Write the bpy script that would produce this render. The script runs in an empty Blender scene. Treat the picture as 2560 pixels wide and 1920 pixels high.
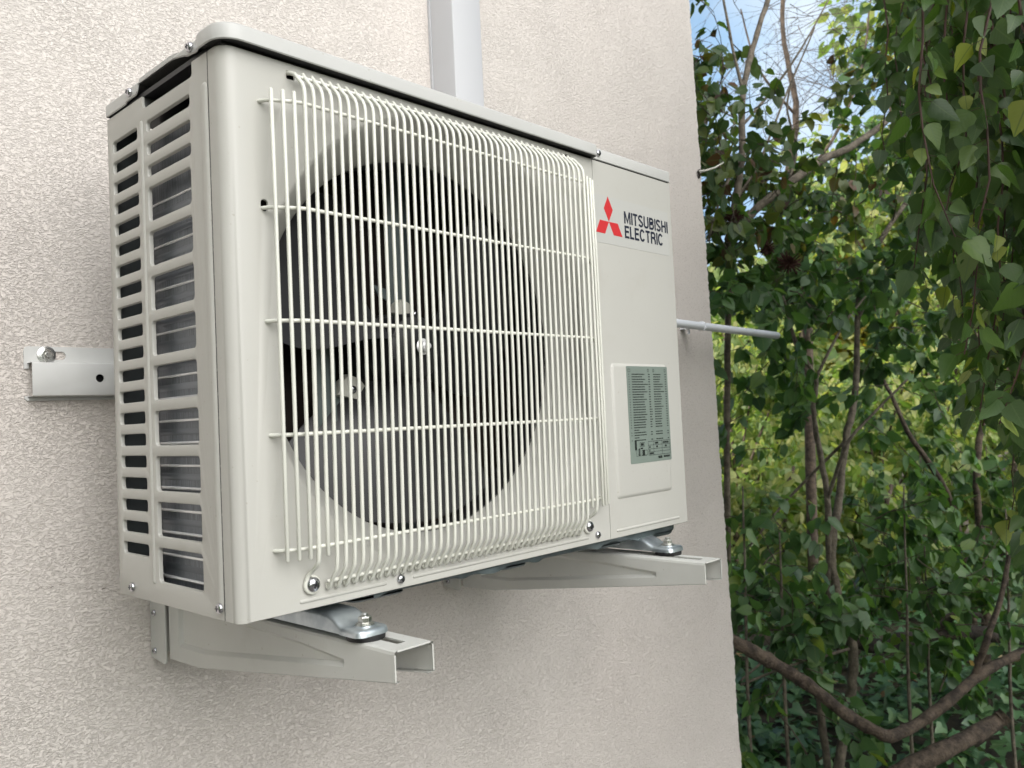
import bpy, bmesh, math, random
import numpy as np
from mathutils import Vector, Matrix
from mathutils.geometry import tessellate_polygon

rnd = random.Random(7)
nr = np.random.default_rng(11)
sc = bpy.context.scene
C = sc.collection
R = math.radians

# ------------------------------------------------------------------ camera, sky, sun, exposure
CAM = Vector((-0.3981, -0.7385, 0.1836))
FPX = 2085.35
CR = Vector((0.6835, -0.7284, -0.0465)); CU = Vector((0.0026, -0.0613, 0.9981)); CF = Vector((0.7299, 0.6824, 0.0400))
CF.normalize(); CR = (CR - CF * CR.dot(CF)).normalized(); CU = CR.cross(CF)
cd = bpy.data.cameras.new("camera"); cam = bpy.data.objects.new("camera", cd); C.objects.link(cam)
cd.sensor_width = 36; cd.lens = FPX / 2560 * 36; cd.clip_start = 0.02; cd.clip_end = 2000
cd.dof.use_dof = True; cd.dof.focus_distance = 1.05; cd.dof.aperture_fstop = 12
M3 = Matrix((CR, CU, -CF)).transposed()
cam.matrix_world = Matrix.Translation(CAM) @ M3.to_4x4()
sc.camera = cam

SUN_EL, SUN_AZ = 33.0, -52.0          # azimuth clockwise from +Y
SKY_LOBE = 47.0
w = bpy.data.worlds.new("World"); sc.world = w; w.use_nodes = True
nt = w.node_tree; bg = nt.nodes["Background"]
sky = nt.nodes.new("ShaderNodeTexSky"); sky.sky_type = 'NISHITA'; sky.sun_disc = False
sky.sun_elevation = R(SUN_EL); sky.sun_rotation = R(SUN_AZ); sky.air_density = 1.0; sky.dust_density = 1.5; sky.ozone_density = 1.2
bg.inputs[1].default_value = 0.08
# bright lobe added to the unseen sky to light the wall, fading to blue
def wn(t, **kw):
    n = nt.nodes.new(t)
    for k, v in kw.items():
        if k in n.inputs: n.inputs[k].default_value = v
        else: setattr(n, k, v)
    return n
wtc = wn("ShaderNodeTexCoord"); wno = wn("ShaderNodeTexNoise", Scale=2.2, Detail=7, Roughness=.6); nt.links.new(wtc.outputs["Generated"], wno.inputs["Vector"])
wdt = wn("ShaderNodeVectorMath", operation='DOT_PRODUCT'); nt.links.new(wtc.outputs["Generated"], wdt.inputs[0]); wdt.inputs[1].default_value = Vector((-.24, -.88, .42)).normalized()
wad = wn("ShaderNodeMath", operation='MULTIPLY_ADD'); nt.links.new(wno.outputs[0], wad.inputs[0]); wad.inputs[1].default_value = 0.6; nt.links.new(wdt.outputs["Value"], wad.inputs[2])
wmr = wn("ShaderNodeMapRange"); wmr.interpolation_type = 'SMOOTHSTEP'; nt.links.new(wad.outputs[0], wmr.inputs[0])
wmr.inputs[1].default_value = .80; wmr.inputs[2].default_value = 1.30; wmr.inputs[3].default_value = 0.0; wmr.inputs[4].default_value = 1.0
wmx = wn("ShaderNodeMix", data_type='RGBA'); nt.links.new(wmr.outputs[0], wmx.inputs[0]); nt.links.new(sky.outputs[0], wmx.inputs[6]); wmx.inputs[7].default_value = (SKY_LOBE, SKY_LOBE * .985, SKY_LOBE * .965, 1)
# thin bright haze low over the trees to the right
wd2 = wn("ShaderNodeVectorMath", operation='DOT_PRODUCT'); nt.links.new(wtc.outputs["Generated"], wd2.inputs[0]); wd2.inputs[1].default_value = Vector((.93, .27, .25)).normalized()
wm2 = wn("ShaderNodeMapRange"); wm2.interpolation_type = 'SMOOTHSTEP'; nt.links.new(wd2.outputs["Value"], wm2.inputs[0])
wm2.inputs[1].default_value = .90; wm2.inputs[2].default_value = .985; wm2.inputs[3].default_value = 0.0; wm2.inputs[4].default_value = .9
wr2 = wn("ShaderNodeValToRGB"); wr2.color_ramp.elements[0].color = (.40, .62, .88, 1); wr2.color_ramp.elements[1].color = (.80, .90, 1, 1); wr2.color_ramp.elements[0].position = .42; wr2.color_ramp.elements[1].position = .75
wn2 = wn("ShaderNodeTexNoise", Scale=7, Detail=5); nt.links.new(wtc.outputs["Generated"], wn2.inputs["Vector"]); nt.links.new(wn2.outputs[0], wr2.inputs[0])
wsc = wn("ShaderNodeVectorMath", operation='SCALE'); nt.links.new(wr2.outputs[0], wsc.inputs[0]); wsc.inputs["Scale"].default_value = 10.0
wm3 = wn("ShaderNodeMix", data_type='RGBA'); nt.links.new(wm2.outputs[0], wm3.inputs[0]); nt.links.new(wmx.outputs[2], wm3.inputs[6]); nt.links.new(wsc.outputs[0], wm3.inputs[7])
nt.links.new(wm3.outputs[2], bg.inputs[0])
sl = bpy.data.lights.new("sun", 'SUN'); sl.energy = 5.0; sl.angle = R(0.5); sl.color = (1.0, 0.95, 0.86)
so = bpy.data.objects.new("sun", sl); C.objects.link(so)
sd = Vector((math.sin(R(SUN_AZ)) * math.cos(R(SUN_EL)), math.cos(R(SUN_AZ)) * math.cos(R(SUN_EL)), math.sin(R(SUN_EL))))
so.rotation_euler = sd.to_track_quat('Z', 'Y').to_euler(); so.location = (0, 0, 8)
sc.view_settings.view_transform = 'Standard'; sc.view_settings.look = 'None'; sc.view_settings.gamma = 1
sc.view_settings.exposure = 0.63

def at(x, y, d):
    """world point seen at photo position x, y (2212 wide) at depth d along the view axis"""
    k = 2560 / 2212
    v = CF + CR * ((x * k - 1280) / FPX) - CU * ((y * k - 960) / FPX)
    return CAM + v * d

# ------------------------------------------------------------------ tagging
def tag(o, label=None, cat=None, group=None, kind=None):
    if label: o['label'] = label
    if cat: o['category'] = cat
    if group: o['group'] = group
    if kind: o['kind'] = kind
    return o

def empty(name, loc=(0, 0, 0), label=None, cat=None, group=None):
    o = bpy.data.objects.new(name, None); C.objects.link(o); o.location = loc
    o.empty_display_size = 0.05
    return tag(o, label, cat, group)

# ------------------------------------------------------------------ materials
def mat(name, col, rough=0.5, metal=0.0, **kw):
    m = bpy.data.materials.new(name); m.use_nodes = True
    b = m.node_tree.nodes["Principled BSDF"]
    b.inputs["Base Color"].default_value = (*col, 1); b.inputs["Roughness"].default_value = rough
    b.inputs["Metallic"].default_value = metal
    for k, v in kw.items(): b.inputs[k].default_value = v
    return m

def N(m, t, **kw):
    n = m.node_tree.nodes.new(t)
    for k, v in kw.items():
        if k in n.inputs: n.inputs[k].default_value = v
        else: setattr(n, k, v)
    return n
def L(m, a, b): m.node_tree.links.new(a, b)
def bsdf(m): return m.node_tree.nodes["Principled BSDF"]

def vary(m, c1, c2, scale, detail=4, bump=0.0, bscale=None, dist=0.0005, rough=None, lo=.35, hi=.65):
    tc = N(m, "ShaderNodeTexCoord"); n = N(m, "ShaderNodeTexNoise", Scale=scale, Detail=detail)
    L(m, tc.outputs["Object"], n.inputs["Vector"])
    r = N(m, "ShaderNodeValToRGB"); r.color_ramp.elements[0].color = (*c1, 1); r.color_ramp.elements[1].color = (*c2, 1)
    r.color_ramp.elements[0].position = lo; r.color_ramp.elements[1].position = hi
    L(m, n.outputs[0], r.inputs[0]); L(m, r.outputs[0], bsdf(m).inputs["Base Color"])
    if rough:
        mr = N(m, "ShaderNodeMapRange"); mr.inputs[3].default_value = rough[0]; mr.inputs[4].default_value = rough[1]
        L(m, n.outputs[0], mr.inputs[0]); L(m, mr.outputs[0], bsdf(m).inputs["Roughness"])
    if bump:
        n2 = N(m, "ShaderNodeTexNoise", Scale=bscale or scale * 8, Detail=3); L(m, tc.outputs["Object"], n2.inputs["Vector"])
        bp = N(m, "ShaderNodeBump", Strength=bump, Distance=dist); L(m, n2.outputs[0], bp.inputs["Height"])
        L(m, bp.outputs[0], bsdf(m).inputs["Normal"])
    return m

PAINT = vary(mat("paint_beige", (.59, .59, .56), .42), (.475, .468, .435), (.50, .493, .46), 3, bump=.12, bscale=420, dist=.0004, rough=(.34, .46))
def specks(m, scale=190, thr=.755):
    b = bsdf(m); src = b.inputs["Base Color"].links[0].from_socket; tc = N(m, "ShaderNodeTexCoord")
    n = N(m, "ShaderNodeTexNoise", Scale=scale, Detail=1); L(m, tc.outputs["Object"], n.inputs["Vector"])
    r = N(m, "ShaderNodeMapRange"); L(m, n.outputs[0], r.inputs[0]); r.inputs[1].default_value = thr; r.inputs[2].default_value = thr + .03; r.inputs[3].default_value = 0; r.inputs[4].default_value = .55
    n2 = N(m, "ShaderNodeTexNoise", Scale=14, Detail=6, Roughness=.7); L(m, tc.outputs["Object"], n2.inputs["Vector"])
    r2 = N(m, "ShaderNodeMapRange"); L(m, n2.outputs[0], r2.inputs[0]); r2.inputs[1].default_value = .55; r2.inputs[2].default_value = .8; r2.inputs[3].default_value = 0; r2.inputs[4].default_value = .22
    mx = N(m, "ShaderNodeMath", operation='MAXIMUM'); L(m, r.outputs[0], mx.inputs[0]); L(m, r2.outputs[0], mx.inputs[1])
    mc = N(m, "ShaderNodeMix", data_type='RGBA'); L(m, mx.outputs[0], mc.inputs[0]); L(m, src, mc.inputs[6]); mc.inputs[7].default_value = (.36, .33, .28, 1)
    L(m, mc.outputs[2], b.inputs["Base Color"])
PAINT_IN = mat("paint_inner", (.45, .44, .41), .5)
LIDP = vary(mat("paint_lid", (.59, .59, .57), .36), (.47, .47, .452), (.495, .495, .478), 4, bump=.1, bscale=420, dist=.0003, rough=(.3, .42))
WIRE = mat("wire_cream", (.68, .68, .615), .38)
BRK = vary(mat("bracket_white", (.68, .68, .65), .4), (.56, .56, .53), (.60, .60, .57), 9, bump=.15, bscale=300, dist=.0004, rough=(.34, .48))
RAILM = vary(mat("rail_white", (.62, .63, .63), .4), (.60, .60, .585), (.65, .65, .635), 12, bump=.1, bscale=260, dist=.0004)
GALV = vary(mat("galvanised_steel", (.55, .6, .64), .35, .9), (.38, .43, .47), (.62, .67, .70), 45, bump=.35, bscale=60, dist=.001, rough=(.28, .5))
GALVD = vary(mat("galvanised_pan", (.12, .15, .16), .45, .5), (.09, .115, .12), (.16, .19, .20), 30, bump=.4, bscale=50, dist=.001)
CHROME = mat("chromed_screw", (.55, .55, .58), .22, 1.0)
ZINC = vary(mat("zinc_bolt", (.6, .6, .6), .3, 1.0), (.5, .5, .47), (.66, .67, .66), 120, rough=(.2, .38))
DARK = mat("screw_recess", (.02, .02, .025), .5)
BLACKP = mat("black_plastic", (.012, .012, .014), .45)
FANM = vary(mat("fan_blade_grey", (.025, .025, .028), .36), (.020, .020, .023), (.032, .032, .035), 14, bump=.2, bscale=200, dist=.0003)
MOTORM = mat("motor_black", (.02, .02, .02), .5, .3)
for q_ in (PAINT, LIDP, BRK): specks(q_)
STRUTM = vary(mat("motor_strut_steel", (.17, .19, .19), .4, .6), (.13, .16, .16), (.2, .23, .23), 20)
CLIPM = mat("cream_plastic", (.55, .54, .48), .45)
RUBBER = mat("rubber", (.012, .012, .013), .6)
FINS = bpy.data.materials.new("aluminium_fins"); FINS.use_nodes = True
def _fins(m):
    b = bsdf(m); b.inputs["Metallic"].default_value = .45; b.inputs["Roughness"].default_value = .4
    tc = N(m, "ShaderNodeTexCoord"); at_ = N(m, "ShaderNodeAttribute", attribute_name="su")
    wv = N(m, "ShaderNodeTexNoise", Scale=900, Detail=2); cb = N(m, "ShaderNodeCombineXYZ")
    sp = N(m, "ShaderNodeSeparateXYZ"); L(m, tc.outputs["Object"], sp.inputs[0])
    L(m, at_.outputs["Fac"], cb.inputs[0])
    mz = N(m, "ShaderNodeMath", operation='MULTIPLY'); mz.inputs[1].default_value = .04; L(m, sp.outputs[2], mz.inputs[0]); L(m, mz.outputs[0], cb.inputs[2])
    L(m, cb.outputs[0], wv.inputs["Vector"])
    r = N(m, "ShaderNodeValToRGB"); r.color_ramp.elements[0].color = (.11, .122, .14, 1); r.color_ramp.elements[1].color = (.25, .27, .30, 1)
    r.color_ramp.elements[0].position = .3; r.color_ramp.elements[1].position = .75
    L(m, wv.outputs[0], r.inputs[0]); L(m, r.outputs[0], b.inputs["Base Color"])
    bp = N(m, "ShaderNodeBump", Strength=.5, Distance=.0008); L(m, wv.outputs[0], bp.inputs["Height"]); L(m, bp.outputs[0], b.inputs["Normal"])
_fins(FINS)
COILB = mat("coil_back", (.035, .024, .02), .6, .2)
TUBEM = mat("tube_bright", (.95, .95, .96), .25, .35)
RED = mat("emblem_red", (.54, .03, .035), .45)
NAVY = mat("lettering_navy", (.013, .017, .035), .45)
BADGE = mat("badge_film", (.475, .475, .452), .3)
LABG = vary(mat("label_greygreen", (.19, .23, .20), .5), (.18, .22, .195), (.20, .245, .215), 10)
INK = mat("label_ink", (.015, .02, .018), .5)
DUCTM = vary(mat("duct_pvc", (.43, .445, .52), .5), (.50, .505, .525), (.52, .525, .545), 5, rough=(.5, .6))
PIPEM = mat("pipe_pvc", (.74, .76, .80), .4)

# stucco: worm-like scratched plaster, in relief with shade painted into the grooves
STUC = bpy.data.materials.new("stucco_render"); STUC.use_nodes = True
def _stucco(m):
    b = bsdf(m); b.inputs["Roughness"].default_value = 1.0; b.inputs["Specular IOR Level"].default_value = .03
    tc = N(m, "ShaderNodeTexCoord")
    mp = N(m, "ShaderNodeMapping"); mp.inputs["Scale"].default_value = (.72, 1, 1.15); L(m, tc.outputs["Object"], mp.inputs[0])
    n1 = N(m, "ShaderNodeTexNoise", Scale=275, Detail=4.5, Roughness=.58, Distortion=1.1); L(m, mp.outputs[0], n1.inputs["Vector"])
    vd = N(m, "ShaderNodeTexNoise", Scale=90, Detail=2); L(m, mp.outputs[0], vd.inputs["Vector"])
    mx = N(m, "ShaderNodeMix", data_type='RGBA'); mx.inputs[0].default_value = .035
    L(m, mp.outputs[0], mx.inputs[6]); L(m, vd.outputs[1], mx.inputs[7])
    n2 = N(m, "ShaderNodeTexNoise", Scale=520, Detail=2.5, Roughness=.6, Distortion=.6); L(m, mx.outputs[2], n2.inputs["Vector"])
    r1 = N(m, "ShaderNodeValToRGB"); e = r1.color_ramp.elements; e[0].position = .38; e[1].position = .54
    e[0].color = (0, 0, 0, 1); e[1].color = (1, 1, 1, 1); L(m, n1.outputs[0], r1.inputs[0])
    a = N(m, "ShaderNodeMath", operation='MULTIPLY'); a.inputs[1].default_value = .55; L(m, n2.outputs[0], a.inputs[0])
    s = N(m, "ShaderNodeMath", operation='ADD'); L(m, r1.outputs[0], s.inputs[0]); L(m, a.outputs[0], s.inputs[1])
    nL = N(m, "ShaderNodeTexNoise", Scale=7, Detail=3); L(m, tc.outputs["Object"], nL.inputs["Vector"])
    mL = N(m, "ShaderNodeMapRange"); L(m, nL.outputs[0], mL.inputs[0]); mL.inputs[1].default_value = .35; mL.inputs[2].default_value = .68; mL.inputs[3].default_value = .82; mL.inputs[4].default_value = 1.0
    bp = N(m, "ShaderNodeBump", Strength=.85, Distance=.0011); L(m, mL.outputs[0], bp.inputs["Strength"]); L(m, s.outputs[0], bp.inputs["Height"])
    # fine crack and a slow change in tint of the plaster itself
    n3 = N(m, "ShaderNodeTexNoise", Scale=1.6, Detail=5); L(m, tc.outputs["Object"], n3.inputs["Vector"])
    r3 = N(m, "ShaderNodeValToRGB"); e = r3.color_ramp.elements; e[0].position = .35; e[1].position = .68
    e[0].color = (.715, .667, .625, 1); e[1].color = (.75, .69, .645, 1); L(m, n3.outputs[0], r3.inputs[0])
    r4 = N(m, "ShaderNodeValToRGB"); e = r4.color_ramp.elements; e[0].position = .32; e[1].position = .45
    e[0].color = (.76, .745, .73, 1); e[1].color = (1, 1, 1, 1); L(m, n1.outputs[0], r4.inputs[0])  # groove shade put into the plaster colour
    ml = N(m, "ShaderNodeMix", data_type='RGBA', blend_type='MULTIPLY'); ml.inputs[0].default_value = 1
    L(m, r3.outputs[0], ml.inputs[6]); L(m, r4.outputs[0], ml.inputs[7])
    # crack: |z + slope*x + wobble| small, between two x values
    sp = N(m, "ShaderNodeSeparateXYZ"); L(m, tc.outputs["Object"], sp.inputs[0])
    nw = N(m, "ShaderNodeTexNoise", Scale=55, Detail=3); L(m, tc.outputs["Object"], nw.inputs["Vector"])
    def mth(op, x, y):
        n = N(m, "ShaderNodeMath", operation=op)
        for i, v in enumerate((x, y)):
            if isinstance(v, (int, float)): n.inputs[i].default_value = v
            elif v is not None: L(m, v, n.inputs[i])
        return n.outputs[0]
    zz = mth('ADD', sp.outputs[2], mth('MULTIPLY', sp.outputs[0], .22))
    zz = mth('ADD', zz, mth('MULTIPLY', mth('SUBTRACT', nw.outputs[0], .5), .022))
    ck = mth('LESS_THAN', mth('ABSOLUTE', mth('ADD', zz, .0120), 0), .00032)
    ck = mth('MULTIPLY', ck, mth('GREATER_THAN', sp.outputs[0], -.04)); ck = mth('MULTIPLY', ck, mth('LESS_THAN', sp.outputs[0], .06))
    m2 = N(m, "ShaderNodeMix", data_type='RGBA'); L(m, ck, m2.inputs[0]); L(m, ml.outputs[2], m2.inputs[6]); m2.inputs[7].default_value = (.30, .26, .23, 1)
    L(m, m2.outputs[2], b.inputs["Base Color"]); L(m, bp.outputs[0], b.inputs["Normal"])
_stucco(STUC)

def bark(name, c1, c2, scale=30):
    m = mat(name, c1, .85)
    tc = N(m, "ShaderNodeTexCoord"); n = N(m, "ShaderNodeTexNoise", Scale=scale, Detail=6, Roughness=.65)
    L(m, tc.outputs["Object"], n.inputs["Vector"])
    r = N(m, "ShaderNodeValToRGB"); r.color_ramp.elements[0].color = (*c1, 1); r.color_ramp.elements[1].color = (*c2, 1)
    r.color_ramp.elements[0].position = .38; r.color_ramp.elements[1].position = .62
    L(m, n.outputs[0], r.inputs[0]); L(m, r.outputs[0], bsdf(m).inputs["Base Color"])
    n2 = N(m, "ShaderNodeTexNoise", Scale=scale * 4, Detail=4); L(m, tc.outputs["Object"], n2.inputs["Vector"])
    bp = N(m, "ShaderNodeBump", Strength=.9, Distance=.006); L(m, n2.outputs[0], bp.inputs["Height"]); L(m, bp.outputs[0], bsdf(m).inputs["Normal"])
    return m
BARK_PALE = bark("bark_pale", (.085, .072, .054), (.19, .16, .12))
BARK_BROWN = bark("bark_brown", (.035, .025, .018), (.125, .093, .066), 34)
BARK_DARK = bark("bark_dark", (.012, .009, .008), (.04, .03, .022), 26)
TWIG = bark("twig_bark", (.055, .04, .03), (.11, .085, .06), 60)
TWIG_RED = mat("birch_twig", (.05, .022, .014), .6)

def leafmat(name, stops, rough=.42, trans=.3, spec=.5, vein=(.09, .15, .055), bumps=.15, vs=.08):
    m = bpy.data.materials.new(name); m.use_nodes = True; b = bsdf(m); t = m.node_tree
    b.inputs["Roughness"].default_value = rough; b.inputs["Specular IOR Level"].default_value = spec
    a = N(m, "ShaderNodeAttribute", attribute_name="rv"); r = N(m, "ShaderNodeValToRGB")
    els = r.color_ramp.elements
    while len(els) < len(stops): els.new(.5)
    for e, (p, c) in zip(els, stops): e.position = p; e.color = (*c, 1)
    L(m, a.outputs["Fac"], r.inputs[0])
    # vein pattern from the leaf's own coordinates
    u = N(m, "ShaderNodeAttribute", attribute_name="lu"); v = N(m, "ShaderNodeAttribute", attribute_name="lv")
    ab = N(m, "ShaderNodeMath", operation='ABSOLUTE'); L(m, u.outputs["Fac"], ab.inputs[0])
    mu = N(m, "ShaderNodeMath", operation='MULTIPLY_ADD'); L(m, ab.outputs[0], mu.inputs[0]); mu.inputs[1].default_value = -.9; L(m, v.outputs["Fac"], mu.inputs[2])
    ms = N(m, "ShaderNodeMath", operation='MULTIPLY'); L(m, mu.outputs[0], ms.inputs[0]); ms.inputs[1].default_value = 44
    sn = N(m, "ShaderNodeMath", operation='SINE'); L(m, ms.outputs[0], sn.inputs[0])
    mr = N(m, "ShaderNodeMapRange"); L(m, sn.outputs[0], mr.inputs[0]); mr.inputs[1].default_value = .88; mr.inputs[2].default_value = 1.0; mr.inputs[3].default_value = 0; mr.inputs[4].default_value = vs
    md = N(m, "ShaderNodeMapRange"); L(m, ab.outputs[0], md.inputs[0]); md.inputs[1].default_value = .012; md.inputs[2].default_value = .03; md.inputs[3].default_value = .6; md.inputs[4].default_value = 0
    mxm = N(m, "ShaderNodeMath", operation='MAXIMUM'); L(m, mr.outputs[0], mxm.inputs[0]); L(m, md.outputs[0], mxm.inputs[1])
    mc = N(m, "ShaderNodeMix", data_type='RGBA'); L(m, mxm.outputs[0], mc.inputs[0]); L(m, r.outputs[0], mc.inputs[6]); mc.inputs[7].default_value = (*vein, 1)
    L(m, mc.outputs[2], b.inputs["Base Color"])
    bp = N(m, "ShaderNodeBump", Strength=bumps, Distance=.002); L(m, sn.outputs[0], bp.inputs["Height"]); L(m, bp.outputs[0], b.inputs["Normal"])
    tr = N(m, "ShaderNodeBsdfTranslucent"); hs = N(m, "ShaderNodeMix", data_type='RGBA', blend_type='MULTIPLY'); hs.inputs[0].default_value = 1
    L(m, mc.outputs[2], hs.inputs[6]); hs.inputs[7].default_value = (2.2, 2.4, .9, 1); L(m, hs.outputs[2], tr.inputs[0])
    ad = N(m, "ShaderNodeMixShader"); ad.inputs[0].default_value = trans; L(m, b.outputs[0], ad.inputs[1]); L(m, tr.outputs[0], ad.inputs[2])
    L(m, ad.outputs[0], t.nodes["Material Output"].inputs[0])
    return m
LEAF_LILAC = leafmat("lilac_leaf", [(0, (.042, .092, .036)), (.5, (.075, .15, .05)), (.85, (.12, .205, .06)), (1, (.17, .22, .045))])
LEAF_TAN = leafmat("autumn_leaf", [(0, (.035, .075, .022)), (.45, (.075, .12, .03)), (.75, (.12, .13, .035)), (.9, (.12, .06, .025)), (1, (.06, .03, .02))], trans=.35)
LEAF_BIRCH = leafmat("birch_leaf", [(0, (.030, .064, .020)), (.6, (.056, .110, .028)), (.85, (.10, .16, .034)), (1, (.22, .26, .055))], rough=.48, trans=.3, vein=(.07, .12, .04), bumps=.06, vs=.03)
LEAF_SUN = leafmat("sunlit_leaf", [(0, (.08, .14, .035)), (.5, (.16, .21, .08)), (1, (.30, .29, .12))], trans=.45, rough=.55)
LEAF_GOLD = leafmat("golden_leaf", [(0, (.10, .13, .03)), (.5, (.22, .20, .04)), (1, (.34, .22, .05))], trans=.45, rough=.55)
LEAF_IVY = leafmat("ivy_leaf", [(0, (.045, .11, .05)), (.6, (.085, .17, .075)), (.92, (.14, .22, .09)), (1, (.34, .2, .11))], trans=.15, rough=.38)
SOIL = vary(mat("soil", (.05, .04, .03), .95), (.03, .025, .018), (.07, .055, .035), 6, bump=.6, bscale=20, dist=.02)
DRY = mat("dried_seed_heads", (.06, .022, .014), .85)

# ------------------------------------------------------------------ mesh builder
class MB:
    def __init__(s): s.v = []; s.f = []; s.mi = []
    def add(s, vs, fs, mi=0):
        o = len(s.v); s.v += [tuple(v) for v in vs]; s.f += [tuple(i + o for i in f) for f in fs]; s.mi += [mi] * len(fs)
    def box(s, a, b, mi=0):
        (x0, y0, z0), (x1, y1, z1) = a, b
        s.add([(x0,y0,z0),(x1,y0,z0),(x1,y1,z0),(x0,y1,z0),(x0,y0,z1),(x1,y0,z1),(x1,y1,z1),(x0,y1,z1)],
              [(0,3,2,1),(4,5,6,7),(0,1,5,4),(1,2,6,5),(2,3,7,6),(3,0,4,7)], mi)
    def tube(s, path, r, seg=8, mi=0, cap=True, rnd_ends=False):
        P = [Vector(p) for p in path]; n = len(P)
        rr = list(r) if hasattr(r, '__len__') else [r] * n
        if rnd_ends:
            d0 = (P[0] - P[1]).normalized(); d1 = (P[-1] - P[-2]).normalized()
            P = [P[0] + d0 * rr[0] * .55] + P + [P[-1] + d1 * rr[-1] * .55]; rr = [rr[0] * .55] + rr + [rr[-1] * .55]; n += 2
        T = [(P[min(i + 1, n - 1)] - P[max(i - 1, 0)]).normalized() for i in range(n)]
        up = Vector((0, 0, 1)) if abs(T[0].z) < .9 else Vector((1, 0, 0))
        a = T[0].cross(up).normalized(); vs = []
        for i in range(n):
            a = (a - T[i] * a.dot(T[i])).normalized(); b = T[i].cross(a)
            for k in range(seg):
                t = 2 * math.pi * k / seg; vs.append(P[i] + (a * math.cos(t) + b * math.sin(t)) * rr[i])
        fs = [(i*seg+k, i*seg+(k+1) % seg, (i+1)*seg+(k+1) % seg, (i+1)*seg+k) for i in range(n-1) for k in range(seg)]
        if cap: fs += [tuple(range(seg))[::-1], tuple((n-1)*seg+k for k in range(seg))]
        s.add(vs, fs, mi)
    def lathe(s, prof, org, axis, seg=24, mi=0):
        """prof: list of (radius, height along axis)"""
        A = Vector(axis).normalized(); u = A.cross(Vector((0, 0, 1)) if abs(A.z) < .9 else Vector((1, 0, 0))).normalized(); v = A.cross(u)
        o = Vector(org); vs = []
        for r_, h in prof:
            for k in range(seg):
                t = 2 * math.pi * k / seg; vs.append(o + A * h + (u * math.cos(t) + v * math.sin(t)) * r_)
        n = len(prof)
        fs = [(i*seg+k, i*seg+(k+1) % seg, (i+1)*seg+(k+1) % seg, (i+1)*seg+k) for i in range(n-1) for k in range(seg)]
        fs += [tuple(range(seg))[::-1], tuple((n-1)*seg+k for k in range(seg))]
        s.add(vs, fs, mi)
    def loft(s, loops, closed=True, mi=0, cap0=False, cap1=False):
        n = len(loops[0]); vs = [p for l in loops for p in l]; m = n if closed else n - 1
        fs = [(i*n+k, i*n+(k+1) % n, (i+1)*n+(k+1) % n, (i+1)*n+k) for i in range(len(loops)-1) for k in range(m)]
        if cap0: fs.append(tuple(range(n))[::-1])
        if cap1: fs.append(tuple((len(loops)-1)*n+k for k in range(n)))
        s.add(vs, fs, mi)
    def sheet(s, outer, holes, f3, mi=0):
        allp = list(outer) + [p for h in holes for p in h]
        tri = tessellate_polygon([[Vector((p[0], p[1], 0)) for p in outer]] + [[Vector((p[0], p[1], 0)) for p in h] for h in holes])
        s.add([f3(p[0], p[1], 0) for p in allp], [tuple(t) for t in tri], mi)
    def build(s, name, m, parent=None, smooth=35, weld=True):
        me = bpy.data.meshes.new(name); me.from_pydata(s.v, [], s.f)
        ms = m if isinstance(m, (list, tuple)) else [m]
        for x in ms: me.materials.append(x)
        me.polygons.foreach_set("material_index", s.mi)
        bm = bmesh.new(); bm.from_mesh(me)
        if weld: bmesh.ops.remove_doubles(bm, verts=bm.verts, dist=1e-5)
        bmesh.ops.recalc_face_normals(bm, faces=bm.faces)
        bm.to_mesh(me); bm.free()
        if smooth:
            me.shade_smooth()
            me.set_sharp_from_angle(angle=R(smooth))
        o = bpy.data.objects.new(name, me); C.objects.link(o)
        if parent: o.parent = parent
        return o

def rrect(cx, cy, w_, h_, r, off=0.0, n=4):
    w_ += 2 * off; h_ += 2 * off; r = max(r + off, 1e-5); out = []
    for (sx, sy, a0) in ((1, 1, 0), (-1, 1, 90), (-1, -1, 180), (1, -1, 270)):
        for k in range(n + 1):
            a = R(a0 + 90 * k / n); out.append((cx + sx * (w_ / 2 - r) + r * math.cos(a), cy + sy * (h_ / 2 - r) + r * math.sin(a)))
    return out
def poff(P, d):
    """offset a CCW polygon outward by d (mitred)"""
    n = len(P); out = []
    for i in range(n):
        a, b, c = Vector(P[i - 1]), Vector(P[i]), Vector(P[(i + 1) % n])
        e1 = (b - a).normalized(); e2 = (c - b).normalized(); n1 = Vector((e1.y, -e1.x)); n2 = Vector((e2.y, -e2.x))
        m_ = (n1 + n2); m_ = m_ / max(m_.length_squared / 2, .3); out.append(tuple(b + m_ * d))
    return out

FRONT = lambda x, z, d: (x, d, z)             # d is depth behind the front plane
SIDE = lambda y, z, d: (d, y, z)              # d is depth behind the left side plane
def lipped_hole(mb, loopf, f3, e=.0013, depth=.004, mi=0):
    """rolled edge round a punched hole; returns the loop to cut from the sheet"""
    mb.loft([[f3(*p, 0) for p in loopf(e)], [f3(*p, e*.25) for p in loopf(e*.35)], [f3(*p, e) for p in loopf(0)], [f3(*p, depth) for p in loopf(0)]], mi=mi)
    return loopf(e)
def rib(mb, loopf, f3, h=.0015, w_=.003, mi=0):
    """raised dome on a sheet: loopf(off) gives outline"""
    mb.loft([[f3(*p, .0003) for p in loopf(0)], [f3(*p, -h*.55) for p in loopf(-w_*.35)], [f3(*p, -h*.92) for p in loopf(-w_*.7)], [f3(*p, -h) for p in loopf(-w_)]], mi=mi, cap1=True)

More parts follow.
